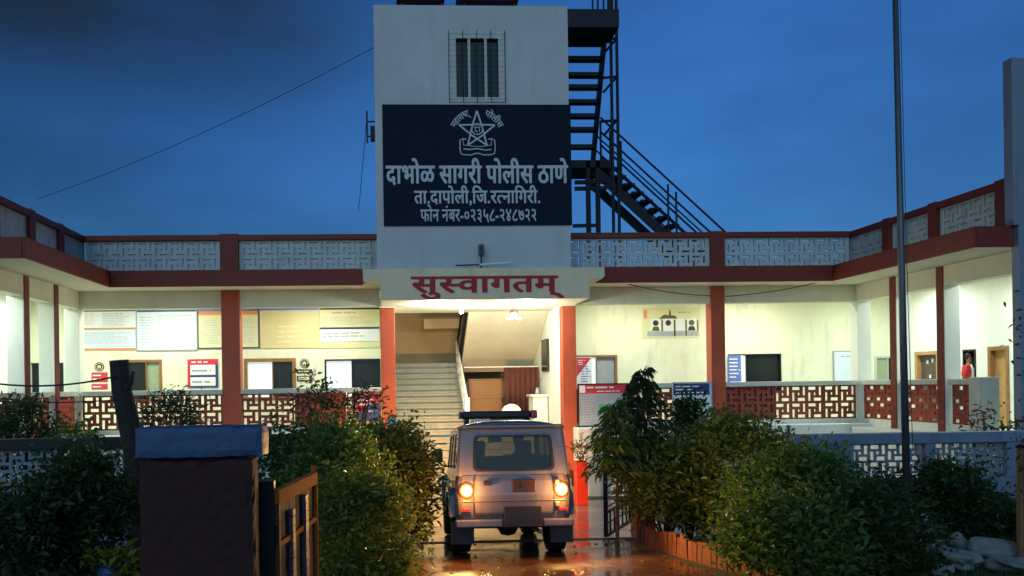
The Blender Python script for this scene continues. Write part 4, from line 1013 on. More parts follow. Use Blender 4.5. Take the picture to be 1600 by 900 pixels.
# ------------------------------------------------------------------ people
def figure(name, joints, edges, m, parent, sub=2, root=0):
    me = bpy.data.meshes.new(name); bm = bmesh.new(); sk = bm.verts.layers.skin.verify(); bv = []
    for i, q in enumerate(joints):
        v = bm.verts.new(q[0]); r = q[1]; v[sk].radius = r if hasattr(r, '__len__') else (r, r); v[sk].use_root = (i == root); bv.append(v)
    for i, k in edges: bm.edges.new((bv[i], bv[k]))
    bm.to_mesh(me); bm.free(); o = link(name, me, m, parent)
    o.modifiers.new('skin', 'SKIN').use_smooth_shade = True
    s = o.modifiers.new('sub', 'SUBSURF'); s.levels = sub; s.render_levels = sub
    return o
def head_parts(parent, c, f, r=0.1):
    """face details and hair round a head centre c, looking along f"""
    c, f = Vector(c), Vector(f).normalized(); s = f.cross(Vector((0, 0, 1))).normalized(); up = Vector((0, 0, 1))
    h = MB()
    vs, fs = [], []; n, k = 14, 7
    for j in range(k + 1):
        th = math.pi * 0.62 * j / k
        for i in range(n):
            a = 2 * math.pi * i / n; d = up * math.cos(th) + (f * math.cos(a) + s * math.sin(a)) * math.sin(th)
            cut = 1.0 if not (math.cos(a) > 0.3 and th > 0.9) else 0.85
            vs.append(c + up * 0.02 + Vector((d.x * r * 0.86, d.y * r * 0.98, d.z * r * 1.18)) * 1.06 * cut)
    for j in range(k):
        for i in range(n): fs.append((j * n + i, j * n + (i + 1) % n, (j + 1) * n + (i + 1) % n, (j + 1) * n + i))
    h.add(vs, fs); h.build('hair', HAIR, parent, smooth=True)
    for sg in (-1, 1):
        MB().lathe([(0, -.011), (.011, 0), (0, .011)], c + f * r * 0.86 + s * sg * 0.035 + up * 0.0, f, 8).build('eye', HAIR, parent)
def hand(joints, edges, wrist, d, side):
    """palm, four curled fingers and a thumb grown from the wrist joint index"""
    w = Vector(joints[wrist][0]); d = Vector(d).normalized(); s = Vector(side).normalized(); nrm = d.cross(s).normalized()
    joints.append((w + d * 0.07, (0.022, 0.036))); pi_ = len(joints) - 1; edges.append((wrist, pi_))
    for k, ln in zip((-1.5, -0.5, 0.5, 1.5), (0.06, 0.075, 0.07, 0.055)):
        b = w + d * 0.085 + s * k * 0.019; joints.append((b, 0.009)); i0 = len(joints) - 1
        joints.append((b + d * ln * 0.6 + nrm * 0.012, 0.008)); joints.append((b + d * ln + nrm * 0.035, 0.007))
        edges += [(pi_, i0), (i0, i0 + 1), (i0 + 1, i0 + 2)]
    b = w + d * 0.03 - s * 0.035; joints.append((b, 0.011)); i0 = len(joints) - 1
    joints.append((b + d * 0.04 - s * 0.02 + nrm * 0.02, 0.009)); edges += [(wrist, i0), (i0, i0 + 1)]
def head_chain(j, e, neck, c, f):
    c, f = Vector(c), Vector(f).normalized(); n = len(j)
    j += [(c - Vector((0, 0, 0.06)) + f * 0.01, (0.062, 0.066)), (c, (0.074, 0.086)), (c + Vector((0, 0, 0.07)), (0.066, 0.078)), (c - Vector((0, 0, 0.02)) + f * 0.095, 0.014)]
    e += [(neck, n), (n, n + 1), (n + 1, n + 2), (n, n + 3)]
# person in the doorway of the right wing, red shirt
ym = (dB[0] + dB[1]) / 2 + 0.10
pr = empty('person', (XRW + 0.06, ym, FL + 0.01), 'person in a red and white shirt standing in the dark doorway of the right wing', 'person', rot=(0, 0, R(28)))
j = [((0, 0, 0.93), (0.14, 0.10)), ((0, 0, 1.12), (0.125, 0.09)), ((0, 0, 1.32), (0.145, 0.10)), ((0, 0, 1.43), (0.07, 0.06)), ((0, 0, 1.49), 0.05)]
e = [(0, 1), (1, 2), (2, 3), (3, 4)]
head_chain(j, e, 4, (0, -0.01, 1.60), (-0.55, -1, 0))
for sx in (-1, 1):
    n = len(j); j += [((sx * 0.17, 0, 1.39), 0.056), ((sx * 0.22, 0.02, 1.12), 0.042), ((sx * 0.21, -0.07, 0.88), 0.03)]; e += [(2, n), (n, n + 1), (n + 1, n + 2)]
    hand(j, e, n + 2, (0, -0.25, -1), (0, 1, 0.1))
    n = len(j); j += [((sx * 0.09, 0, 0.86), 0.088), ((sx * 0.10, -0.01, 0.48), 0.062), ((sx * 0.10, 0.02, 0.08), 0.042), ((sx * 0.11, -0.15, 0.035), 0.035)]; e += [(0, n), (n, n + 1), (n + 1, n + 2), (n + 2, n + 3)]
figure('body', j, e, SKIN, pr)
figure('shirt', [((0, 0, 0.86), (0.165, 0.125)), ((0, 0, 1.12), (0.145, 0.11)), ((0, 0, 1.33), (0.165, 0.12)), ((0, 0, 1.425), (0.09, 0.075)), ((-0.18, 0, 1.39), 0.072), ((-0.225, 0.015, 1.16), 0.06), ((0.18, 0, 1.39), 0.072), ((0.225, 0.015, 1.16), 0.06)], [(0, 1), (1, 2), (2, 3), (2, 4), (4, 5), (2, 6), (6, 7)], SHIRTR, pr)
figure('scarf', [((-0.12, -0.12, 0.88), (0.05, 0.025)), ((-0.10, -0.125, 1.10), (0.05, 0.025)), ((-0.09, -0.135, 1.30), (0.04, 0.025)), ((-0.06, -0.06, 1.45), (0.04, 0.03))], [(0, 1), (1, 2), (2, 3)], SHIRTW, pr)
figure('trousers', [((0, 0, 0.90), (0.155, 0.115)), ((-0.09, 0, 0.80), 0.105), ((-0.10, -0.01, 0.48), 0.08), ((-0.10, 0.02, 0.10), 0.062), ((0.09, 0, 0.80), 0.105), ((0.10, -0.01, 0.48), 0.08), ((0.10, 0.02, 0.10), 0.062)], [(0, 1), (1, 2), (2, 3), (0, 4), (4, 5), (5, 6)], TROUS, pr)
head_parts(pr, (0, -0.01, 1.61), (-0.55, -1, 0))

# ------------------------------------------------------------------ jeep
TILT = -math.atan(0.082)
JX, JY = at(803, 700, 10.5).x, 10.5
JP = empty('police_jeep', (JX, JY, gz(JY) + 0.006), 'white police jeep with lit tail lamps seen from behind on the wet driveway', 'jeep', rot=(TILT, 0, R(-1.0)))
def jp(mb, name, m, parent=None, bevel=0.0, smooth=False, segs=2): return mb.build(name, m, parent or JP, bevel, smooth, segs=segs)
JP.scale = (0.94, 1, 1)
# lower body: lofted sections (z, half width, rear y, front y)
sec = [(0.40, 0.75, 0.07, 2.72), (0.56, 0.785, 0.02, 2.72), (0.80, 0.80, 0.0, 2.72), (0.98, 0.79, 0.020, 2.70), (1.06, 0.775, 0.050, 2.68)]
mb = MB(); vs, fs = [], []
for z, hw, yr, yf in sec:
    c = 0.09
    vs += [(-hw, yf, z), (-hw, yr + c, z), (-hw + c * .4, yr + c * .35, z), (-hw + c, yr, z), (hw - c, yr, z), (hw - c * .4, yr + c * .35, z), (hw, yr + c, z), (hw, yf, z)]
for a in range(len(sec) - 1):
    for k in range(8):
        b_ = (k + 1) % 8; fs.append((a * 8 + k, a * 8 + b_, (a + 1) * 8 + b_, (a + 1) * 8 + k))
fs.append(tuple(range(7, -1, -1)))
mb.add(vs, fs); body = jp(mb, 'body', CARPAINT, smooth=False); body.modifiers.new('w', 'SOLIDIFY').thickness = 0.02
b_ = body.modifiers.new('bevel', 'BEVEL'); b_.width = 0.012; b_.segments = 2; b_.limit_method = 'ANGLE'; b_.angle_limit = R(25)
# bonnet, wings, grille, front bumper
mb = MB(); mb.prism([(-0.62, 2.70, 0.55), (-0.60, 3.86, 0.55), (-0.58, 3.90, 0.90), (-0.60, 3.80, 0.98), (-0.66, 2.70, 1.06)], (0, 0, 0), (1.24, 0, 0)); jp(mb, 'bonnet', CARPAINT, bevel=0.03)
for sx in (-1, 1):
    mb = MB(); mb.prism([(0, 2.55, 0.52), (0, 2.72, 0.88), (0, 2.92, 0.98), (0, 3.50, 0.98), (0, 3.78, 0.90), (0, 3.88, 0.70), (0, 3.75, 0.70), (0, 3.62, 0.80), (0, 3.08, 0.80), (0, 2.84, 0.66), (0, 2.74, 0.50)], (sx * 0.60, 0, 0), (sx * 0.87, 0, 0)); jp(mb, 'fender', CARPAINT, bevel=0.02)
    mb = MB(); mb.prism([(0, 0.20, 0.52), (0, 0.32, 0.80), (0, 0.52, 0.88), (0, 1.05, 0.88), (0, 1.24, 0.80), (0, 1.36, 0.52), (0, 1.30, 0.52), (0, 1.18, 0.74), (0, 1.0, 0.82), (0, 0.56, 0.82), (0, 0.38, 0.75), (0, 0.27, 0.52)], (sx * 0.78, 0, 0), (sx * 0.875, 0, 0)); jp(mb, 'fender', CARPAINT, bevel=0.012)
    jp(MB().lathe([(0, 0), (0.10, 0.0), (0.105, 0.03), (0.07, 0.05), (0, 0.055)], (sx * 0.47, 3.89, 0.82), (0, 1, 0), 20), 'headlight', HEADLENS)
    ld = bpy.data.lights.new('headlight_beam', 'SPOT'); ld.energy = 620; ld.color = (1.0, 0.52, 0.18); ld.spot_size = R(95); ld.spot_blend = 0.8; ld.shadow_soft_size = 0.08
    l = bpy.data.objects.new('headlight_beam', ld); COL.objects.link(l); l.parent = JP; l.location = (sx * 0.47, 3.98, 0.82); l.rotation_euler = (R(84), 0, 0)
mb = MB()
for i in range(7): mb.box(-0.30 + i * 0.1 - 0.02, -0.30 + i * 0.1 + 0.02, 3.895, 3.915, 0.62, 0.94)
jp(mb, 'grille', CARDARK); jp(MB().box(-0.80, 0.80, 3.95, 4.05, 0.46, 0.58), 'bumper', CARDARK, bevel=0.02)
# cabin: rear panel, sides and windscreen with real openings, roof
ZR0, ZR1 = 1.05, 1.69
def rear(u, v):                                # u -1..1, v 0..1
    z = ZR0 + (ZR1 - ZR0) * v; hw = 0.775 - 0.055 * v; return (u * hw, 0.055 + 0.10 * v, z)
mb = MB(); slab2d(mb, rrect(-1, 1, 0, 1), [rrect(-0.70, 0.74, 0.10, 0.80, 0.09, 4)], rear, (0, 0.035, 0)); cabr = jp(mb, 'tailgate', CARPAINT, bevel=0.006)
mb = MB(); slab2d(mb, rrect(-0.715, 0.755, 0.085, 0.815, 0.10, 4), [rrect(-0.66, 0.70, 0.125, 0.775, 0.08, 4)], lambda u, v: tuple(Vector(rear(u, v)) + Vector((0, -0.008, 0))), (0, 0.03, 0)); jp(mb, 'window_seal', CARDARK, cabr)
mb = MB(); slab2d(mb, rrect(-0.71, 0.75, 0.09, 0.81, 0.10, 4), [], lambda u, v: tuple(Vector(rear(u, v)) + Vector((0, 0.014, 0))), (0, 0.005, 0)); jp(mb, 'window_pane', glass_mat('car_glass', (0.62, 0.56, 0.45)), cabr)
CGL = glass_mat('side_glass', (0.75, 0.78, 0.72))
for sx in (-1, 1):
    def side(u, v, sx=sx): return (sx * (0.775 - 0.055 * v), (0.055 + 0.10 * v) * (1 - u) + (2.70 - 0.42 * v) * u, ZR0 + (ZR1 - ZR0) * v)
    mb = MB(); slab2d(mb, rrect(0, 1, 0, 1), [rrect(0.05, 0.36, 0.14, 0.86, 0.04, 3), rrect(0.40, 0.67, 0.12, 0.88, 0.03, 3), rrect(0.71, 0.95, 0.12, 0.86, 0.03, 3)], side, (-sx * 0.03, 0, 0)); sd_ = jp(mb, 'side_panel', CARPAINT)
    for u0, u1 in ((0.045, 0.365), (0.395, 0.675), (0.705, 0.955)):
        mb = MB(); slab2d(mb, rrect(u0, u1, 0.11, 0.89, 0.03, 3), [], lambda u, v, sx=sx: tuple(Vector(side(u, v)) + Vector((-sx * 0.012, 0, 0))), (-sx * 0.004, 0, 0)); jp(mb, 'window_pane', CGL, sd_)
    for u in (0.385, 0.69):
        jp(MB().bar(tuple(Vector(side(u, 0.0)) + Vector((sx * 0.004, 0, -0.55))), tuple(Vector(side(u, 0.0)) + Vector((sx * 0.004, 0, 0))), 0.012), 'door_gap', CARDARK, sd_)
        h = MB().bar(tuple(Vector(side(u + 0.03, 0)) + Vector((sx * 0.03, 0, -0.10))), tuple(Vector(side(u + 0.08, 0)) + Vector((sx * 0.03, 0, -0.10))), 0.025); jp(h, 'handle', CARDARK, sd_)
    mr = MB(); mr.box(sx * 0.93 - 0.075, sx * 0.93 + 0.075, 2.42, 2.50, 1.20, 1.42); mo = jp(mr, 'mirror', CARDARK, bevel=0.03)
    jp(MB().tube([(sx * 0.74, 2.5, 1.14), (sx * 0.86, 2.47, 1.15), (sx * 0.92, 2.46, 1.22)], 0.014, 6), 'mirror_arm', CARDARK, mo)
    jp(MB().box(sx * 0.93 - 0.06, sx * 0.93 + 0.06, 2.412, 2.4195, 1.225, 1.40), 'mirror_glass', DARKGL, mo)
def wind(u, v): return (u * (0.775 - 0.055 * v), 2.70 - 0.42 * v, ZR0 + (ZR1 - ZR0) * v)
mb = MB(); slab2d(mb, rrect(-1, 1, 0, 1), [rrect(-0.92, 0.92, 0.08, 0.90, 0.06, 3)], wind, (0, -0.03, 0)); wf = jp(mb, 'windscreen_frame', CARPAINT)
mb = MB(); slab2d(mb, rrect(-0.93, 0.93, 0.07, 0.91, 0.06, 3), [], lambda u, v: tuple(Vector(wind(u, v)) + Vector((0, -0.012, 0))), (0, -0.004, 0)); jp(mb, 'windscreen', CGL, wf)
# roof: gently crowned shell with a drip rail
mb = MB(); vs, fs = [], []; NX, NY = 10, 10
for jn in range(NY + 1):
    v = jn / NY; y = 0.10 + v * 2.24
    for i in range(NX + 1):
        uu = -1 + 2 * i / NX; crown = 0.105 * (1 - abs(uu) ** 3.2) * (1 - abs(2 * v - 1) ** 6 * 0.55); vs.append((uu * 0.735, y, ZR1 - 0.012 + crown))
for jn in range(NY):
    for i in range(NX): a = jn * (NX + 1) + i; fs.append((a, a + 1, a + NX + 2, a + NX + 1))
k0 = len(vs); vs += [(x, y, ZR1 - 0.03) for x, y in ((-0.735, 0.10), (0.735, 0.10), (0.735, 2.34), (-0.735, 2.34))]
mb.add(vs, fs); ro = jp(mb, 'roof', CARPAINT, smooth=True); so = ro.modifiers.new('t', 'SOLIDIFY'); so.thickness = 0.03
jp(MB().box(-0.70, 0.70, 0.075, 0.11, ZR1 - 0.022, ZR1 + 0.012), 'drip_rail', CARPAINT, ro, bevel=0.008)
# tailgate details
jp(MB().box(-0.555, -0.545, -0.006, 0.02, 0.58, 1.02), 'door_gap', CARDARK); jp(MB().box(0.545, 0.555, -0.006, 0.02, 0.58, 1.02), 'door_gap', CARDARK)
jp(MB().box(-0.02, 0.30, -0.022, 0.02, 0.84, 1.00), 'recess_panel', BROWNPR, bevel=0.01)
jp(MB().box(-0.42, -0.30, -0.03, 0.02, 0.93, 0.98), 'handle', CARDARK, bevel=0.008)
for z in (0.68, 0.96): jp(MB().box(0.56, 0.62, -0.03, 0.02, z - 0.03, z + 0.03), 'hinge', CARPAINT, bevel=0.006)
jp(MB().box(-0.14, 0.36, -0.075, -0.005, 0.40, 0.66), 'number_plate', CARDARK, bevel=0.008)
jp(MB().box(-0.80, -0.16, -0.06, 0.02, 0.40, 0.50), 'bumper', CARPAINT, bevel=0.02); jp(MB().box(0.38, 0.80, -0.06, 0.02, 0.40, 0.50), 'bumper', CARPAINT, bevel=0.02)
# lamps
for sx in (-1, 1):
    t = jp(MB().lathe([(0, -0.03), (0.085, -0.028), (0.095, -0.015), (0.098, 0.03), (0, 0.03)], (sx * 0.645, 0.0, 0.865), (0, 1, 0), 28), 'tail_lamp', REDLAMP, smooth=False)
    jp(MB().lathe([(0, -0.05), (0.04, -0.045), (0.058, -0.03), (0.06, 0.0), (0, 0)], (sx * 0.645, -0.035, 0.865), (0, 1, 0), 20), 'lamp_lens', TAILLENS, t)
    ld = bpy.data.lights.new('tail_light', 'SPOT'); ld.energy = 230; ld.color = (1.0, 0.55, 0.16); ld.shadow_soft_size = 0.06; ld.spot_size = R(172); ld.spot_blend = 0.6
    l = bpy.data.objects.new('tail_light', ld); COL.objects.link(l); l.parent = JP; l.location = (sx * 0.645, -0.10, 0.865); l.rotation_euler = (R(90), 0, R(180 + sx * 28))
    ld = bpy.data.lights.new('tail_glow', 'POINT'); ld.energy = 22; ld.color = (1.0, 0.33, 0.05); ld.shadow_soft_size = 0.05
    l = bpy.data.objects.new('tail_glow', ld); COL.objects.link(l); l.parent = JP; l.location = (sx * 0.645, -0.16, 0.865)
# small rear fittings: waist crease, latch, reflectors, filler cap, vent
jp(MB().box(-0.70, 0.70, -0.006, 0.01, 0.725, 0.737), 'waist_crease', CARPAINT, bevel=0.004)
jp(MB().box(-0.555, 0.555, -0.005, 0.01, 0.575, 0.583), 'door_gap', CARDARK)
for sx in (-1, 1):
    jp(MB().box(sx * 0.66 - 0.06, sx * 0.66 + 0.06, -0.022, 0.0, 0.60, 0.635), 'reflector', REDLENS, bevel=0.005)
    jp(MB().box(sx * 0.755 - 0.02, sx * 0.755 + 0.02, 0.055, 0.09, 1.05, 1.06), 'seam', CARDARK)
jp(MB().box(0.10, 0.12, -0.03, -0.02, 0.88, 0.96), 'latch', CARDARK, bevel=0.003)
jp(MB().lathe([(0, 0.012), (0.055, 0.010), (0.06, 0.0), (0, 0)], (-0.80, 0.55, 0.93), (-1, 0, 0), 18), 'filler_cap', CARDARK)
# wheels
def wheel(x, y, sx):
    t = MB(); t.lathe([(0.20, -0.12), (0.30, -0.135), (0.345, -0.12), (0.36, -0.08), (0.36, 0.08), (0.345, 0.12), (0.30, 0.135), (0.20, 0.12), (0.20, -0.12)], (x, y, 0.36), (1, 0, 0), 32); tw = jp(t, 'wheel', RUBBER, smooth=True)
    r = MB(); r.lathe([(0.0, 0.07), (0.07, 0.085), (0.09, 0.04), (0.17, 0.03), (0.20, 0.09), (0.205, 0.09), (0.205, -0.09), (0.0, -0.09)], (x, y, 0.36), (sx, 0, 0), 28); jp(r, 'rim', POLEM, tw, smooth=True)
for sx in (-1, 1): wheel(sx * 0.68, 0.78, sx); wheel(sx * 0.68, 3.30, sx)
for sx in (-1, 1): jp(MB().box(sx * 0.69 - 0.16, sx * 0.69 + 0.16, 0.28, 0.295, 0.16, 0.45), 'mud_flap', CARDARK)
jp(MB().tube([(-0.6, 0.78, 0.36), (-0.15, 0.78, 0.36)], 0.045, 10).lathe([(0.05, -0.15), (0.13, -0.1), (0.15, 0), (0.13, 0.1), (0.05, 0.15)], (0.0, 0.78, 0.36), (1, 0, 0), 16).tube([(0.15, 0.78, 0.36), (0.6, 0.78, 0.36)], 0.045, 10), 'axle', CARDARK)
jp(MB().tube([(-0.6, 3.3, 0.36), (0.6, 3.3, 0.36)], 0.05, 10), 'axle', CARDARK)
jp(MB().bar((-0.45, 0.1, 0.45), (-0.45, 3.8, 0.45), 0.08, 0.12).bar((0.45, 0.1, 0.45), (0.45, 3.8, 0.45), 0.08, 0.12).box(-0.5, 0.5, 0.12, 0.2, 0.40, 0.5), 'chassis', CARDARK)
jp(MB().tube([(0.35, 0.0, 0.33), (0.35, 0.4, 0.33), (0.35, 1.2, 0.36)], 0.03, 10), 'exhaust_pipe', POLEM)
# roof beacon bar
lb = jp(MB().box(-0.58, 0.50, 1.50, 1.76, 1.845, 1.955), 'beacon_bar', CARDARK, bevel=0.03)
jp(MB().box(0.503, 0.60, 1.51, 1.75, 1.84, 1.96), 'beacon_lens', REDLENS, lb, bevel=0.02); jp(MB().box(-0.62, -0.583, 1.51, 1.75, 1.85, 1.95), 'beacon_lens', NAVY, lb, bevel=0.012)
for x in (-0.5, 0.45): jp(MB().box(x - 0.04, x + 0.04, 1.56, 1.70, 1.76, 1.845), 'bracket', CARDARK, lb)
jp(MB().box(-0.12, 0.40, 1.53, 1.73, 1.775, 1.842), 'siren_box', WOOD, lb, bevel=0.01)
for x in (-0.36, -0.22): jp(MB().lathe([(0.03, 0), (0.05, 0.06), (0.0, 0.06)], (x, 1.60, 1.80), (0, -1, 0), 12), 'siren_horn', WHITEMETAL, lb)
# inside
jp(MB().box(-0.70, 0.70, 0.12, 2.68, 0.50, 0.54), 'cabin_floor', CARDARK)
for x in (-0.36, 0.36):
    s = jp(MB().box(x - 0.25, x + 0.25, 1.66, 2.12, 0.60, 0.76), 'seat', SEATM, bevel=0.05)
    jp(MB().prism([(x - 0.25, 1.62, 0.74), (x + 0.25, 1.62, 0.74), (x + 0.235, 1.5, 1.26), (x - 0.235, 1.5, 1.26)], (0, 0, 0), (0, 0.12, 0)), 'seat_back', SEATM, s, bevel=0.04)
    jp(MB().box(x - 0.13, x + 0.13, 1.47, 1.55, 1.29, 1.52), 'headrest', SEATM, s, bevel=0.04)
jp(MB().box(-0.66, 0.66, 0.72, 0.84, 0.70, 1.30), 'bench_back', SEATM, bevel=0.04); jp(MB().box(-0.66, 0.66, 0.84, 1.25, 0.62, 0.76), 'bench_seat', SEATM, bevel=0.04)
jp(MB().box(-0.70, 0.70, 2.40, 2.66, 0.85, 1.08), 'dashboard', CARDARK, bevel=0.04)
ring = [(0.36 + 0.18 * math.cos(2 * math.pi * k / 20), 2.30 - 0.07 * math.sin(2 * math.pi * k / 20), 1.02 + 0.165 * math.sin(2 * math.pi * k / 20)) for k in range(21)]
jp(MB().tube(ring, 0.016, 8), 'steering_wheel', CARDARK)
jp(MB().box(-0.11, 0.11, 2.16, 2.19, 1.50, 1.58).tube([(0, 2.19, 1.55), (0, 2.30, 1.64)], 0.012, 6), 'rear_view_mirror', CARDARK)
# driver, sitting at the right-hand wheel
DR = empty('person', (JX, JY - 0.012, gz(JY) + 0.006 - 0.14), 'driver in dark khaki sitting at the wheel inside the jeep', 'person', rot=(TILT, 0, R(-1.0)))
DR.scale = (0.94, 1, 1)
j = [((0.33, 1.80, 0.98), (0.14, 0.11)), ((0.33, 1.76, 1.16), (0.13, 0.10)), ((0.33, 1.74, 1.36), (0.16, 0.11)), ((0.33, 1.76, 1.46), (0.08, 0.07)), ((0.33, 1.78, 1.52), 0.055)]
e = [(0, 1), (1, 2), (2, 3), (3, 4)]
head_chain(j, e, 4, (0.33, 1.80, 1.62), (0, 1, 0))
for sx in (-1, 1):
    n = len(j); j += [((0.33 + sx * 0.19, 1.76, 1.40), 0.06), ((0.33 + sx * 0.25, 1.92, 1.18), 0.045), ((0.33 + sx * 0.16, 2.18, 1.20), 0.032)]; e += [(2, n), (n, n + 1), (n + 1, n + 2)]
    hand(j, e, n + 2, (-sx * 0.2, 1, 0.25), (0, 0.2, 1))
    n = len(j); j += [((0.33 + sx * 0.09, 1.86, 0.95), 0.09), ((0.33 + sx * 0.12, 2.26, 1.0), 0.068), ((0.33 + sx * 0.11, 2.42, 0.78), 0.045), ((0.33 + sx * 0.11, 2.52, 0.75), 0.035)]; e += [(0, n), (n, n + 1), (n + 1, n + 2), (n + 2, n + 3)]
figure('body', j, e, SKIN, DR)
figure('shirt', [((0.33, 1.80, 0.94), (0.165, 0.13)), ((0.33, 1.76, 1.16), (0.155, 0.12)), ((0.33, 1.74, 1.37), (0.19, 0.13)), ((0.33, 1.76, 1.455), (0.10, 0.09)), ((0.13, 1.76, 1.40), 0.08), ((0.07, 1.93, 1.18), 0.062), ((0.16, 2.14, 1.20), 0.046), ((0.53, 1.76, 1.40), 0.08), ((0.59, 1.93, 1.18), 0.062), ((0.50, 2.14, 1.20), 0.046)], [(0, 1), (1, 2), (2, 3), (2, 4), (4, 5), (5, 6), (2, 7), (7, 8), (8, 9)], KHAKI, DR)
head_parts(DR, (0.33, 1.80, 1.63), (0, 1, 0))
from mathutils import noise as mnoise

# ------------------------------------------------------------------ compound wall with screens, gate, pillars
YG = 12.6
def garden_wall(x0, x1, top, jz0, jz1, capm, label, plain=0.0):
    e = empty('compound_wall', ((x0 + x1) / 2, YG, gz(YG)), label, 'wall'); xm = (x0 + x1) / 2; g = gz(YG)
    def b(mb, nm, m, bev=0): 
        o = mb.build(nm, m, e, bev); o.matrix_parent_inverse = Matrix.Translation((-xm, -YG, -g)); return o
    b(MB().box(x0, x1, YG - 0.03, YG + 0.22, jz1, top), 'coping', capm, 0.015)
    b(MB().box(x0, x1, YG, YG + 0.2, g - 0.3, jz0), 'base', BLUEWALL, 0.008)
    if plain > 0: b(MB().box(x0, x0 + plain, YG + 0.002, YG + 0.198, jz0, jz1), 'base', BLUEWALL)
    a = x0 + max(plain, 0.0); L = x1 - a; nb = max(1, round(L / 1.35)); pw = 0.16
    for k in range(nb):
        u0, u1 = a + L * k / nb, a + L * (k + 1) / nb
        b(MB().box(u0, u0 + pw, YG - 0.012, YG + 0.21, jz0, jz1), 'post', BLUEWALL, 0.008)
        n = max(1, round((u1 - u0 - pw) / 0.31)); mb = MB(); jali_mesh(mb, (u0 + pw + 0.003, YG + 0.07, jz0 + 0.002), (1,0,0), (0,0,1), (0,1,0), n, 2, u1 - u0 - pw - 0.006, jz1 - jz0 - 0.004, 0.035, 1.3); b(mb, 'screen_panel', BLUEWALL)
    return e
xr0 = at(1226, 680, YG).x
garden_wall(xr0, 12.2, at(1500, 675, YG).z, at(1500, 747, YG).z, at(1500, 692, YG).z, BLUEWALL, 'blue painted compound wall with cement screens behind the right bushes', plain=at(1318, 700, YG).x - xr0)
garden_wall(-9.0, at(480, 690, YG).x, at(100, 685, YG).z, at(100, 768, YG).z, at(100, 703, YG).z, DARKCOPE, 'compound wall with dark coping and cement screens at the left')
def pier(px, label, lamp_label=None):
    c = at(px, 700, YG + 0.1); t = at(px, 676, YG + 0.1).z
    e = empty('gate_pier', (c.x, YG + 0.1, gz(YG)), label, 'pier'); h = t - gz(YG)
    MB().box(-0.15, 0.15, -0.15, 0.15, -0.2, h - 0.06).build('shaft', REDP, e, 0.01); MB().box(-0.18, 0.18, -0.18, 0.18, h - 0.057, h).build('cap', COPING, e, 0.01)
    return c.x, t
gx, gt = pier(611, 'short red gate pier left of the drive carrying a globe lamp')
gl = empty('globe_lamp', (gx + 0.02, YG + 0.1, gt), 'round unlit frosted globe lamp on the red gate pier', 'lamp')
MB().lathe([(0.05, 0), (0.05, 0.03), (0.03, 0.05), (0.03, 0.10)], (0, 0, 0), (0, 0, 1), 14).build('base', STEEL, gl)
prf = [(0.077 * math.sin(math.pi * k / 14), 0.16 - 0.077 * math.cos(math.pi * k / 14)) for k in range(15)]
MB().lathe(prf, (0, 0, 0), (0, 0, 1), 24).build('globe', GLOBE, gl, smooth=True)
pier(1003, 'short red gate pier hidden among the bushes right of the drive')
# black grille gate leaf standing open on the right
ga, gb = at(946, 760, 12.45), at(984, 760, 13.7)
G = empty('grille_gate', (ga.x, 12.45, gz(12.45)), 'open black iron grille gate leaf right of the jeep', 'gate')
dv_ = Vector((gb.x - ga.x, 13.7 - 12.45, 0)); Lg = dv_.length; G.rotation_euler = (0, 0, math.atan2(dv_.y, dv_.x))
zt = at(946, 681, 12.45).z - gz(12.45)
fr = MB(); fr.bar((0, 0, 0.05), (0, 0, zt), 0.055).bar((Lg, 0, 0.05), (Lg, 0, zt), 0.045).bar((0, 0, zt), (Lg, 0, zt), 0.045).bar((0, 0, 0.07), (Lg, 0, 0.07), 0.045).bar((0, 0, 0.42), (Lg, 0, 0.42), 0.04)
fr.build('frame', STEEL, G)
hb = MB()
for i in range(11): z = 0.50 + i * (zt - 0.55) / 10.5; hb.bar((0, 0, z), (Lg, 0, z), 0.018)
hb.build('bars', STEEL, G)
vb = MB()
for i in range(1, 6): vb.bar((Lg * i / 6, 0, 0.07), (Lg * i / 6, 0, 0.42), 0.022)
vb.bar((0, 0, 0.25), (Lg, 0, 0.25), 0.02); vb.build('lower_bars', STEEL, G)

def rough_box(x0, x1, y0, y1, z0, z1, j, seed):
    """hand plastered block: subdivided box with softly wandering faces and worn edges"""
    r = random.Random(seed); mb = MB(); st_ = 0.045; nx, ny, nz = [max(2, round(abs(b - a) / st_)) for a, b in ((x0, x1), (y0, y1), (z0, z1))]
    V = {}; vs, fs = [], []
    def vid(i, k, l):
        if (i, k, l) not in V:
            p = Vector((x0 + (x1 - x0) * i / nx, y0 + (y1 - y0) * k / ny, z0 + (z1 - z0) * l / nz)); e = (i in (0, nx)) + (k in (0, ny)) + (l in (0, nz))
            n = Vector(((i == nx) - (i == 0), (k == ny) - (k == 0), (l == nz) - (l == 0)))
            p -= n * (abs(r.gauss(0, j)) * (1.5 if e > 1 else 0.6) + (0.006 if e > 1 else 0)); V[(i, k, l)] = len(vs); vs.append(p)
        return V[(i, k, l)]
    for i in range(nx):
        for k in range(ny): fs += [(vid(i, k, 0), vid(i, k + 1, 0), vid(i + 1, k + 1, 0), vid(i + 1, k, 0)), (vid(i, k, nz), vid(i + 1, k, nz), vid(i + 1, k + 1, nz), vid(i, k + 1, nz))]
    for i in range(nx):
        for l in range(nz): fs += [(vid(i, 0, l), vid(i + 1, 0, l), vid(i + 1, 0, l + 1), vid(i, 0, l + 1)), (vid(i, ny, l), vid(i, ny, l + 1), vid(i + 1, ny, l + 1), vid(i + 1, ny, l))]
    for k in range(ny):
        for l in range(nz): fs += [(vid(0, k, l), vid(0, k, l + 1), vid(0, k + 1, l + 1), vid(0, k + 1, l)), (vid(nx, k, l), vid(nx, k + 1, l), vid(nx, k + 1, l + 1), vid(nx, k, l + 1))]
    mb.add(vs, fs); return mb
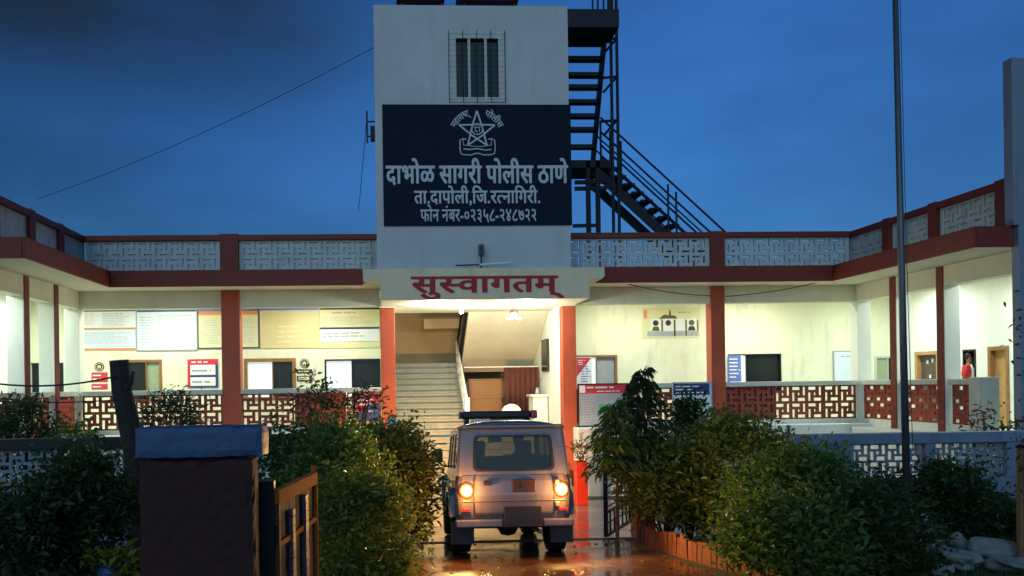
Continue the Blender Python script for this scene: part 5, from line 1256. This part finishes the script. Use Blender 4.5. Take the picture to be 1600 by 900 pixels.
# near gate pillar with blue cap and open gate leaf
PY = 4.6
pa, pb_, zc, zt_ = at(208, 690, PY).x, at(412, 690, PY).x, at(310, 718, PY).z, at(310, 666, PY).z
GP = empty('gate_pillar', ((pa + pb_) / 2, PY + 0.12, gz(PY)), 'thick dark maroon gate pillar with a flat blue cap in the foreground', 'pillar')
w = (pb_ - pa) / 2; g = gz(PY)
rough_box(-w + 0.012, w - 0.06, -0.10, 0.10, -0.3, zc - g, 0.004, 3).build('shaft', PILLAR, GP)
rough_box(-w, w, -0.12, 0.12, zc - g + 0.004, zt_ - g, 0.003, 8).build('cap', BLUECAP, GP)
la, lb_ = at(429.5, 766, 5.0), at(491, 739, 6.02)
STRIPM = mat('dull_grey_ornament', (0.11, 0.09, 0.11), 0.6, 0.3, 14.0)
LG = empty('gate_leaf', (la.x, 5.0, gz(5.0)), 'open metal gate leaf with orange lit top rail beside the dark pillar', 'gate')
dv_ = Vector((lb_.x - la.x, lb_.y - la.y, 0)); Lg = dv_.length; LG.rotation_euler = (0, 0, math.atan2(dv_.y, dv_.x))
zt = la.z - gz(5.0); zm = at(435, 852, 5.0).z - gz(5.0)
MB().box(0, Lg, -0.025, 0.025, zt - 0.085, zt).build('top_rail', GOLDRAIL, LG, 0.004)
MB().box(0, Lg, -0.02, 0.02, zm - 0.02, zm + 0.015).build('mid_rail', GOLDRAIL, LG, 0.003)
for x in (0.0, Lg - 0.03): MB().box(x, x + 0.03, -0.024, 0.024, 0.06, zt - 0.087).build('stile', GOLDRAIL if x else TERRA, LG, 0.003)
MB().box(0.032, Lg - 0.032, 0.0, 0.012, 0.08, zt - 0.09).build('sheet', PILLAR, LG)
for x in (0.33, 0.68):
    mb = MB(); z = 0.1; r = random.Random(int(x * 100))
    while z < zt - 0.16: h = 0.03 + r.random() * 0.05; mb.box(x - 0.03 - r.random() * 0.012, x + 0.03 + r.random() * 0.012, -0.03, -0.002, z, z + h); z += h + 0.004
    mb.build('ornament_strip', STRIPM, LG)
MB().tube([(Lg - 0.02, 0, zt), (Lg - 0.02, 0, zt + 0.05)], 0.022, 10).build('finial', GOLDRAIL, LG)
# hinge post between pillar and leaf
hp0, hp1 = at(392, 760, 4.96).x, at(427, 760, 4.96).x
HP = empty('hinge_post', ((hp0 + hp1) / 2, 5.02, gz(5.0)), 'dark flat hinge post between the maroon pillar and the open leaf', 'post')
hw = (hp1 - hp0) / 2; MB().box(-hw, hw, -0.04, 0.04, -0.2, at(410, 752, 4.98).z - gz(5.0)).build('plate', STEEL, HP, 0.005)
for z in (0.35, 0.85): MB().tube([(hw + 0.005, -0.02, z), (hw + 0.005, -0.02, z + 0.10)], 0.018, 8).build('hinge', STEEL, HP)

# flag pole
fa = at(1417.5, 800, 11.5); fb = at(1399, 0, 11.5); gp_ = fa.lerp(fb, 0); 
dirp = (fb - fa); base = fa - dirp * ((fa.z - gz(11.5)) / dirp.z); topp = fb + dirp * 0.12
FPo = empty('flag_pole', base, 'tall slender steel flag pole rising in front of the right wing', 'pole')
MB().tube([Vector((0, 0, 0)), (topp - base) * 0.45, topp - base], [0.052, 0.045, 0.036], 14).build('pole', POLEM, FPo, smooth=True)
MB().box(-0.22, 0.22, -0.22, 0.22, -0.2, 0.14).build('footing', COPING, FPo, 0.02)
MB().tube([Vector((0.06, -0.05, 1.2)), (topp - base) * 0.5 + Vector((0.05, -0.04, 0)), (topp - base) + Vector((0.05, -0.03, 0))], 0.005, 5).build('halyard', WIREM, FPo)

# planter boxes by the entrance column
px_, pz_ = at(908, 790, 18.0), at(908, 721, 18.0)
rb = empty('planter_box', (px_.x, 18.0, -0.294), 'tall bright red planter box beside the right entrance column', 'planter')
hgt = pz_.z + 0.294
MB().prism([(-0.13, -0.13, 0), (0.13, -0.13, 0), (0.13, 0.13, 0), (-0.13, 0.13, 0)], (0, 0, 0), (0, 0, hgt)).build('box', REDBOX, rb, 0.01)
MB().box(-0.145, 0.145, -0.145, 0.145, hgt - 0.05, hgt + 0.002).build('rim', REDBOX, rb, 0.008); MB().box(-0.11, 0.11, -0.11, 0.11, hgt + 0.003, hgt + 0.01).build('soil', SOIL, rb)

# ------------------------------------------------------------------ plants
def leaf_quads(mb, c, d, ln, wd, rnd, droop=0.2):
    d = d.normalized(); s = d.cross(Vector((rnd.uniform(-1, 1), rnd.uniform(-1, 1), rnd.uniform(-1, 1))))
    if s.length < 1e-3: s = d.orthogonal()
    s.normalize(); n = s.cross(d)
    a = c; m1 = c + d * ln * 0.45 + s * wd * 0.5 + n * ln * 0.06; m2 = c + d * ln * 0.45 - s * wd * 0.5 + n * ln * 0.06; t = c + d * ln - Vector((0, 0, ln * droop))
    mb.v += [a, m1, t, m2]; b = len(mb.v) - 4; mb.f += [[b, b + 1, b + 2], [b, b + 2, b + 3]]
def shrub(name, label, x, y, rx, ry, h, clumps, per, ln, wd, m, seed, cat='shrub', base=None, group=None, lift=0.12, spread=0.13, squash=0.9, stems=9, shape='dome', stem_m=BARK):
    rnd = random.Random(seed); g = gz(y) if base is None else base
    e = empty(name, (x, y, g), label, cat, group); mb = MB(); sm = MB(); tips = []
    lobes = [(rnd.uniform(0, 6.28), rnd.uniform(-0.2, 0.9), rnd.uniform(0.7, 1.12)) for _ in range(9)]
    for k in range(clumps):
        a = rnd.uniform(0, 2 * math.pi); t = rnd.random() ** 0.8; f = rnd.uniform(0.35, 1.0) ** 0.5
        if shape == 'dome': prof_ = math.sqrt(max(0.02, 1 - (2 * t - 0.85) ** 2 / 1.4))
        elif shape == 'cone': prof_ = (1 - t) ** 0.85 * 0.95 + 0.06
        else: prof_ = 0.45 + 0.55 * math.sin(t * 2.6)
        bump = 1.0
        for la_, lt, lr in lobes:
            dd = math.cos(a - la_) * 0.5 + 0.5 - abs(t - lt); bump *= 1 + 0.10 * (lr - 0.9) * max(0, dd) * 4
        rr = prof_ * f * bump
        c = Vector((math.cos(a) * rx * rr, math.sin(a) * ry * rr, h * (lift + (1 - lift) * t) * min(1.12, 0.93 + 0.1 * bump * rnd.random())))
        tips.append(c); outd = Vector((math.cos(a) * rr, math.sin(a) * rr, 0.55)); sz = rnd.uniform(0.6, 1.25)
        for q in range(int(per * rnd.uniform(0.6, 1.3))):
            p = c + Vector((rnd.gauss(0, spread), rnd.gauss(0, spread), rnd.gauss(0, spread * squash))) * sz
            d = (outd * 0.7 + Vector((rnd.gauss(0, .7), rnd.gauss(0, .7), rnd.gauss(0.15, .6))))
            leaf_quads(mb, p, d, ln * rnd.uniform(0.6, 1.7), wd * rnd.uniform(0.7, 1.6), rnd)
    for k in range(max(4, clumps // 5)):         # ragged shoots standing out of the mass
        c = rnd.choice(tips); o_ = Vector((c.x / max(rx, .01), c.y / max(ry, .01), 0.5 + c.z / h * 0.8)).normalized(); L = rnd.uniform(0.14, 0.34)
        p1 = c + o_ * L + Vector((rnd.gauss(0, .05), rnd.gauss(0, .05), 0.04)); sm.tube([c * 0.9, c, p1], [0.006, 0.005, 0.002], 4)
        for q in range(12):
            u_ = rnd.random() ** 0.7; leaf_quads(mb, c.lerp(p1, u_), (o_ + Vector((rnd.gauss(0, .8), rnd.gauss(0, .8), rnd.gauss(0, .5)))), ln * rnd.uniform(0.5, 1.1), wd * rnd.uniform(.6, 1.1), rnd)
    for k in range(stems):
        c = tips[k * len(tips) // stems]; r0 = 0.010 + 0.010 * rnd.random() + 0.005 * h
        b0 = Vector((rnd.gauss(0, 0.012), rnd.gauss(0, 0.012), -0.05)); mid = b0.lerp(c, 0.5) + Vector((rnd.gauss(0, .05), rnd.gauss(0, .05), 0.12 * h)); sm.tube([b0, mid, c], [r0, r0 * 0.7, r0 * 0.3], 6)
    mb.build('foliage', m, e); sm.build('stem', stem_m, e)
    return e
def wy(px, py, Y): return at(px, py, Y)
def shrub_px(name, label, pxc, Y, pxw, pytop, **k):
    """shrub standing at real depth Y whose width and top are read off the photo"""
    c = at(pxc, 700, Y); rx = pxw / 2 / F * Y; top = at(pxc, pytop, Y).z
    ry = k.pop('ry', rx); b = k.pop('base', None); g = gz(Y) if b is None else b
    return shrub(name, label, c.x, Y, rx, ry, (top - g) / 1.03, base=b, **k)
# left of the drive
shrub_px('shrub', 'big olive shrub lit amber beside the left of the jeep', 603, 11.5, 160, 668, ry=0.8, clumps=150, per=60, ln=0.085, wd=0.034, m=LEAF_A, seed=1, stems=14)
shrub_px('shrub', 'dense green shrub behind the open gate leaf', 525, 9.6, 130, 672, ry=0.9, clumps=140, per=60, ln=0.08, wd=0.034, m=LEAF_B, seed=2, stems=12)
shrub_px('shrub', 'low olive shrub at the left drive edge nearest the camera', 560, 8.2, 150, 755, ry=0.7, clumps=100, per=60, ln=0.075, wd=0.032, m=LEAF_A, seed=3, stems=10)
shrub_px('shrub', 'dark shrub behind the olive bushes in front of the left compound wall', 470, 10.6, 150, 660, ry=0.8, clumps=90, per=45, ln=0.085, wd=0.035, m=LEAF_C, seed=4, stems=10)
shrub_px('weed_bush', 'tall thin leafy weed standing before the left cement screen', 475, 13.2, 90, 592, ry=0.4, clumps=46, per=18, ln=0.10, wd=0.03, m=LEAF_C, seed=5, stems=16, shape='tall', spread=0.10, lift=0.3, cat='weed')
shrub_px('weed_bush', 'tall thin leafy weed before the red and purple notice', 550, 13.2, 85, 600, ry=0.4, clumps=44, per=18, ln=0.10, wd=0.03, m=LEAF_C, seed=6, stems=14, shape='tall', spread=0.10, lift=0.3, cat='weed')
shrub_px('shrub', 'feathery dark shrub behind the blue pillar cap', 262, 13.4, 135, 610, ry=0.6, clumps=90, per=42, ln=0.10, wd=0.02, m=LEAF_C, seed=7, stems=10)
shrub_px('shrub', 'dark rounded bush in front of the left cement screens', 128, 9.8, 125, 708, ry=0.7, clumps=130, per=50, ln=0.085, wd=0.036, m=LEAF_C, seed=8, stems=10)
shrub_px('shrub', 'dark leafy bush at the left edge behind the dark coping', 36, 14.0, 100, 622, ry=0.5, clumps=80, per=40, ln=0.10, wd=0.04, m=LEAF_C, seed=9, stems=8)
shrub_px('shrub', 'low brownish bush between the dead trunk and the left edge bush', 105, 14.2, 90, 655, ry=0.5, clumps=60, per=36, ln=0.09, wd=0.035, m=LEAF_B, seed=10, stems=8)
shrub_px('shrub', 'dim bush low at the left picture edge before the wall', 25, 9.0, 110, 775, ry=0.6, clumps=70, per=46, ln=0.085, wd=0.036, m=LEAF_C, seed=31, stems=8)
# right of the drive
shrub_px('shrub', 'amber lit olive shrub at the right drive edge', 1040, 11.6, 125, 690, ry=0.6, lift=0.3, clumps=120, per=56, ln=0.085, wd=0.034, m=LEAF_A, seed=11, stems=12)
shrub_px('shrub', 'large round olive shrub below the right red column', 1148, 11.3, 185, 655, ry=0.9, clumps=190, per=60, ln=0.085, wd=0.034, m=LEAF_A, seed=12, stems=14)
shrub_px('shrub', 'wide green shrub in front of the blue compound wall', 1245, 9.3, 190, 712, ry=0.9, clumps=180, per=58, ln=0.085, wd=0.035, m=LEAF_B, seed=13, stems=14)
shrub_px('shrub', 'lower dark green shrub left of the flag pole foot', 1338, 8.4, 180, 780, ry=0.8, clumps=130, per=56, ln=0.08, wd=0.034, m=LEAF_C, seed=14, stems=10)
shrub_px('shrub', 'green shrub nearest the camera right of the brick edging', 1235, 8.2, 170, 785, ry=0.7, clumps=130, per=56, ln=0.08, wd=0.034, m=LEAF_B, seed=115, stems=10)
shrub_px('shrub', 'dark upright bush before the navy headed board', 1075, 12.2, 90, 620, ry=0.5, clumps=90, per=46, ln=0.09, wd=0.035, m=LEAF_C, seed=16, shape='cone', stems=8)
shrub_px('shrub', 'dark small bush between the flag pole and the compound wall', 1392, 11.9, 80, 755, ry=0.4, clumps=60, per=44, ln=0.085, wd=0.035, m=LEAF_C, seed=17, stems=8)
shrub_px('shrub', 'leafy bush right of the flag pole against the blue wall', 1490, 11.6, 85, 728, ry=0.5, clumps=90, per=46, ln=0.09, wd=0.038, m=LEAF_C, seed=18, stems=8)
shrub_px('shrub', 'low dark bush along the wall foot at the right edge', 1560, 11.6, 110, 788, ry=0.5, clumps=70, per=46, ln=0.085, wd=0.036, m=LEAF_C, seed=19, stems=8)
shrub_px('flower_plant', 'sparse reddish leaved plant before the light wooden door', 1560, 13.3, 60, 632, ry=0.3, clumps=26, per=18, ln=0.10, wd=0.035, m=LEAF_R, seed=20, stems=12, shape='tall', cat='plant')
shrub_px('flower_plant', 'sparse dark plant left of the light wooden door', 1542, 13.0, 55, 648, ry=0.3, clumps=20, per=16, ln=0.11, wd=0.032, m=LEAF_C, seed=21, stems=10, shape='tall', cat='plant')
shrub('potted_plant', 'small brownish plant growing out of the red planter box', px_.x, 18.0, 0.12, 0.12, 0.34, 14, 10, 0.10, 0.03, LEAF_R, 22, cat='plant', base=-0.294 + hgt + 0.01, stems=5, shape='tall', spread=0.05)
# drooping young tree with whorls of long leaves
def drooping_tree(label, pxc, Y, pytop, pxw, seed, low=0.22, lf=LEAF_C, nq=22):
    rnd = random.Random(seed); c = at(pxc, 700, Y); g = gz(Y); h = at(pxc, pytop, Y).z - g; R0 = pxw / 2 / F * Y
    e = empty('young_tree', (c.x, Y, g), label, 'tree'); lm, tm, bm_ = MB(), MB(), MB()
    tm.tube([(0, 0, -0.1), (0.02, 0, h * 0.5), (0, 0.02, h * 0.97)], [0.03, 0.02, 0.006], 8)
    nl = 15
    for i in range(nl):
        t = i / (nl - 1); z = h * (low + (0.98 - low) * t); r = R0 * (1 - t) ** 0.75 * (0.7 + 0.5 * rnd.random()) + 0.10
        for k in range(7 if t < .9 else 4):
            a = rnd.uniform(0, 6.28); b0 = Vector((0, 0, z)); tip = Vector((math.cos(a) * r, math.sin(a) * r, z + 0.06 - 0.12 * rnd.random()))
            bm_.tube([b0, b0.lerp(tip, .5) + Vector((0, 0, 0.06)), tip], [0.008, 0.006, 0.003], 5)
            for q in range(nq):
                u_ = rnd.uniform(0.2, 1.0); p = b0.lerp(tip, u_) + Vector((0, 0, 0.06 * 4 * u_ * (1 - u_) * .5)); d = Vector((math.cos(a) + rnd.gauss(0, .8), math.sin(a) + rnd.gauss(0, .8), -0.7 + rnd.gauss(0, .3)))
                leaf_quads(lm, p, d, rnd.uniform(0.08, 0.15), 0.028, rnd, 0.35)
    lm.build('crown', lf, e); tm.build('trunk', BARK, e); bm_.build('branches', BARK, e); return e
drooping_tree('dark young tree with drooping narrow leaves right of the entrance', 1006, 11.6, 576, 115, 41, 0.45)
drooping_tree('smaller drooping young tree leaning over the grille gate', 962, 11.3, 626, 90, 42, 0.50, LEAF_B, 12)
# leafy tree just off the right edge
def edge_tree(label, x, y, h, seed):
    rnd = random.Random(seed); g = gz(y); e = empty('tree', (x, y, g), label, 'tree'); tm, lm = MB(), MB()
    tm.tube([(0, 0, -0.1), (0.05, 0, h * .4), (-0.03, 0, h * .75)], [0.09, 0.07, 0.04], 10)
    for k in range(26):
        a = rnd.uniform(0, 6.28); z = rnd.uniform(0.25, 1.0) * h; r = rnd.uniform(0.25, 0.62) * (1.1 - abs(z / h - .6)); c = Vector((math.cos(a) * r, math.sin(a) * r, z))
        tm.tube([(0, 0, z * .75), Vector((0, 0, z * .75)).lerp(c, .5) + Vector((0, 0, .05)), c], [0.02, 0.014, 0.006], 5)
        for q in range(80): leaf_quads(lm, c + Vector((rnd.gauss(0, .15), rnd.gauss(0, .15), rnd.gauss(0, .14))), Vector((rnd.gauss(0, 1), rnd.gauss(0, 1), rnd.gauss(-.1, .8))), rnd.uniform(.05, .09), .03, rnd)
    tm.build('trunk', BARK, e); lm.build('crown', LEAF_C, e)
q = at(1705, 600, 8.0); edge_tree('dark leafy tree at the right picture edge before the end slab', q.x, 8.0, 3.0, 51)
# wooden post at the right edge
q = at(1593, 700, 8.8); wpst = empty('wooden_post', (q.x, 8.8, gz(8.8)), 'weathered brown post at the far right edge of the garden', 'post')
MB().tube([(0, 0, -0.2), (0.01, 0, q.z - gz(8.8))], [0.045, 0.04], 10).build('shaft', WOOD, wpst); MB().lathe([(0.045, 0), (0.05, 0.02), (0.0, 0.05)], (0.01, 0, q.z - gz(8.8)), (0, 0, 1), 10).build('cap', DARKCOPE, wpst)
# dead trunk with cable
dt0, dt1, dt2 = at(207, 700, 11.9), at(190, 610, 11.9), at(186, 563, 11.9)
DT = empty('dead_tree', (dt0.x, 11.9, gz(11.9)), 'dark leaning dead tree trunk sawn off beside the blue capped pillar', 'tree')
b0 = Vector((0.12, 0, -0.1)); pts = [b0, Vector((0.03, 0, dt0.z - gz(11.9))), Vector((dt1.x - dt0.x, 0, dt1.z - gz(11.9))), Vector((dt2.x - dt0.x, 0, dt2.z - gz(11.9)))]
MB().tube(pts, [0.19, 0.16, 0.135, 0.13], 12).build('trunk', DEADWOOD, DT)
MB().tube([pts[2] + Vector((0.05, -0.05, 0)), pts[2] + Vector((0.16, -0.1, 0.10)), pts[2] + Vector((0.20, -0.12, 0.26))], [0.05, 0.035, 0.02], 8).build('branch_stub', DEADWOOD, DT)
cable('cable', at(0, 600, 11.75), at(181, 588, 11.75), 0.07, 0.013, 'black cable running from the left edge to the dead trunk')
cable('cable', at(0, 627, 11.9), at(190, 624, 11.78), 0.03, 0.008, 'thin lower wire strung from the left edge to the dead trunk')

# brick-on-edge border along the right of the drive
rnd = random.Random(5)
ea, eb = at(1000, 850, 11.3), at(1152, 905, 8.6)
path = [Vector((at(998, 840, 11.9).x, 11.9, 0)), Vector((at(1030, 850, 11.0).x, 11.0, 0)), Vector((at(1085, 870, 9.9).x, 9.9, 0)), Vector((at(1150, 900, 8.9).x, 8.9, 0)), Vector((at(1230, 940, 8.0).x, 8.0, 0))]
BE = empty('brick_edging', (path[1].x, path[1].y, gz(path[1].y)), 'low edging of leaning orange bricks along the right of the drive', 'edging'); eo = Vector(BE.location)
for a, b in zip(path[:-1], path[1:]):
    n = max(1, round((b - a).length / 0.125)); d = (b - a).normalized(); nr = Vector((-d.y, d.x, 0))
    for k in range(n):
        c = a + (b - a) * ((k + .5) / n); z = gz(c.y); hgt_ = 0.26 + rnd.uniform(-.03, .03); lean = d * rnd.uniform(-.02, .03) + nr * rnd.uniform(-.02, .02)
        MB().bar(c + Vector((0, 0, z - .08)) - eo, c + lean + Vector((0, 0, z + hgt_)) - eo, 0.112, 0.06, up=nr).build('brick', TERRA, BE, 0.006)
# pale boulders heaped at the lower right
def boulder(px, py, Y, rx, rz, label, seed, m=ROCK, z=None):
    c = at(px, py, Y); r = random.Random(seed)
    bm = bmesh.new(); bmesh.ops.create_icosphere(bm, subdivisions=4, radius=1)
    ks = [Vector((r.gauss(0, 1), r.gauss(0, 1), r.gauss(0, 1))).normalized() for _ in range(9)]
    for v in bm.verts:
        s = 1.0
        for kd in ks: s -= 0.24 * max(0, v.co.normalized().dot(kd) - 0.55) * 2.6
        q_ = v.co + Vector((seed * 3.1, 0, 0)); s *= 1 + 0.20 * mnoise.noise(q_ * 1.6) + 0.12 * mnoise.noise(q_ * 4.0) + 0.05 * mnoise.noise(q_ * 10.0)
        v.co = Vector((v.co.x * rx * s, v.co.y * rx * 0.8 * s, v.co.z * rz * s))
    me = bpy.data.meshes.new('boulder'); bm.to_mesh(me); bm.free()
    for p in me.polygons: p.use_smooth = True
    o = link('boulder', me, m); o.location = (c.x, Y, (gz(Y) if z is None else z) + rz * 0.75); o.rotation_euler = (0, 0, r.uniform(0, 6)); return tag(o, label, 'boulder', 'boulders heaped in the garden')
boulder(1447, 845, 8.9, 0.20, 0.22, 'upright pale boulder left in the heap below the flag pole', 1)
boulder(1440, 830, 9.6, 0.19, 0.24, 'rounded pale boulder at the top left of the heap', 2, z=gz(9.6) + 0.16)
boulder(1500, 865, 8.6, 0.34, 0.15, 'long flat pale boulder in the middle of the heap', 3)
boulder(1545, 850, 9.1, 0.28, 0.17, 'broad pale boulder at the right of the heap', 4)
boulder(1578, 880, 8.4, 0.30, 0.11, 'low pale boulder near the right picture corner', 5)
boulder(1496, 840, 9.7, 0.16, 0.20, 'small dim boulder behind the long flat boulder', 6)
boulder(1465, 890, 8.2, 0.22, 0.09, 'half buried pale boulder at the bottom of the heap', 7)
# blue pot with a yellow green plant, grass
q = at(172, 872, 9.2)
PT = empty('plant_pot', (q.x, 9.2, gz(9.2)), 'round dark blue plastic pot on the grass at lower left', 'pot')
MB().lathe([(0.07, 0), (0.125, 0.06), (0.135, 0.13), (0.11, 0.20), (0.10, 0.205), (0.095, 0.19)], (0, 0, 0), (0, 0, 1), 24).build('bowl', PLASTICBLUE, PT, smooth=True); MB().lathe([(0, 0.18), (0.10, 0.18), (0.10, 0.175), (0, 0.175)], (0, 0, 0), (0, 0, 1), 18).build('soil', SOIL, PT)
shrub('garden_plant', 'yellow green leafy plant around the blue pot', q.x + 0.02, 9.2, 0.26, 0.2, 0.34, 18, 10, 0.16, 0.05, LEAF_Y, 61, cat='plant', stems=6, spread=0.08)
rnd = random.Random(9); gm = MB()
for k in range(9000):
    x, y = rnd.uniform(-4.6, -0.35), rnd.uniform(5.4, 11.5); b = Vector((x, y, gz(y))); h = rnd.uniform(0.05, 0.14); d = Vector((rnd.gauss(0, .4), rnd.gauss(0, .4), 1)).normalized(); s = Vector((rnd.uniform(-1, 1), rnd.uniform(-1, 1), 0)).normalized() * 0.006
    gm.v += [b - s, b + s, b + d * h]; n = len(gm.v) - 3; gm.f.append([n, n + 1, n + 2])
tag(gm.build('grass', GRASSM), 'short green grass in the left garden', 'grass', kind='stuff')
gm = MB()
for k in range(9000):
    x, y = rnd.uniform(4.0, 11.5), rnd.uniform(7.0, 12.4); b = Vector((x, y, gz(y))); h = rnd.uniform(0.05, 0.16); d = Vector((rnd.gauss(0, .4), rnd.gauss(0, .4), 1)).normalized(); s = Vector((rnd.uniform(-1, 1), rnd.uniform(-1, 1), 0)).normalized() * 0.006
    gm.v += [b - s, b + s, b + d * h]; n = len(gm.v) - 3; gm.f.append([n, n + 1, n + 2])
tag(gm.build('grass', GRASSM), 'short green grass in the right garden', 'grass', kind='stuff')
# wet fallen leaves scattered on the drive
lm = MB(); rnd = random.Random(77)
for k in range(420):
    x, y = rnd.uniform(0.1, 3.4), rnd.uniform(5.5, 12.4)
    if rnd.random() < 0.55: x = rnd.choice((0.15, 3.3)) + rnd.gauss(0, 0.16)
    a = rnd.uniform(0, 6.28); leaf_quads(lm, Vector((min(max(x, .08), 3.38), y, gz(y) + 0.012)), Vector((math.cos(a), math.sin(a), 0.02)), rnd.uniform(.03, .07), .025, rnd, 0.02)
tag(lm.build('leaf_litter', LEAF_R), 'wet fallen leaves on the drive', 'leaf litter', kind='stuff')
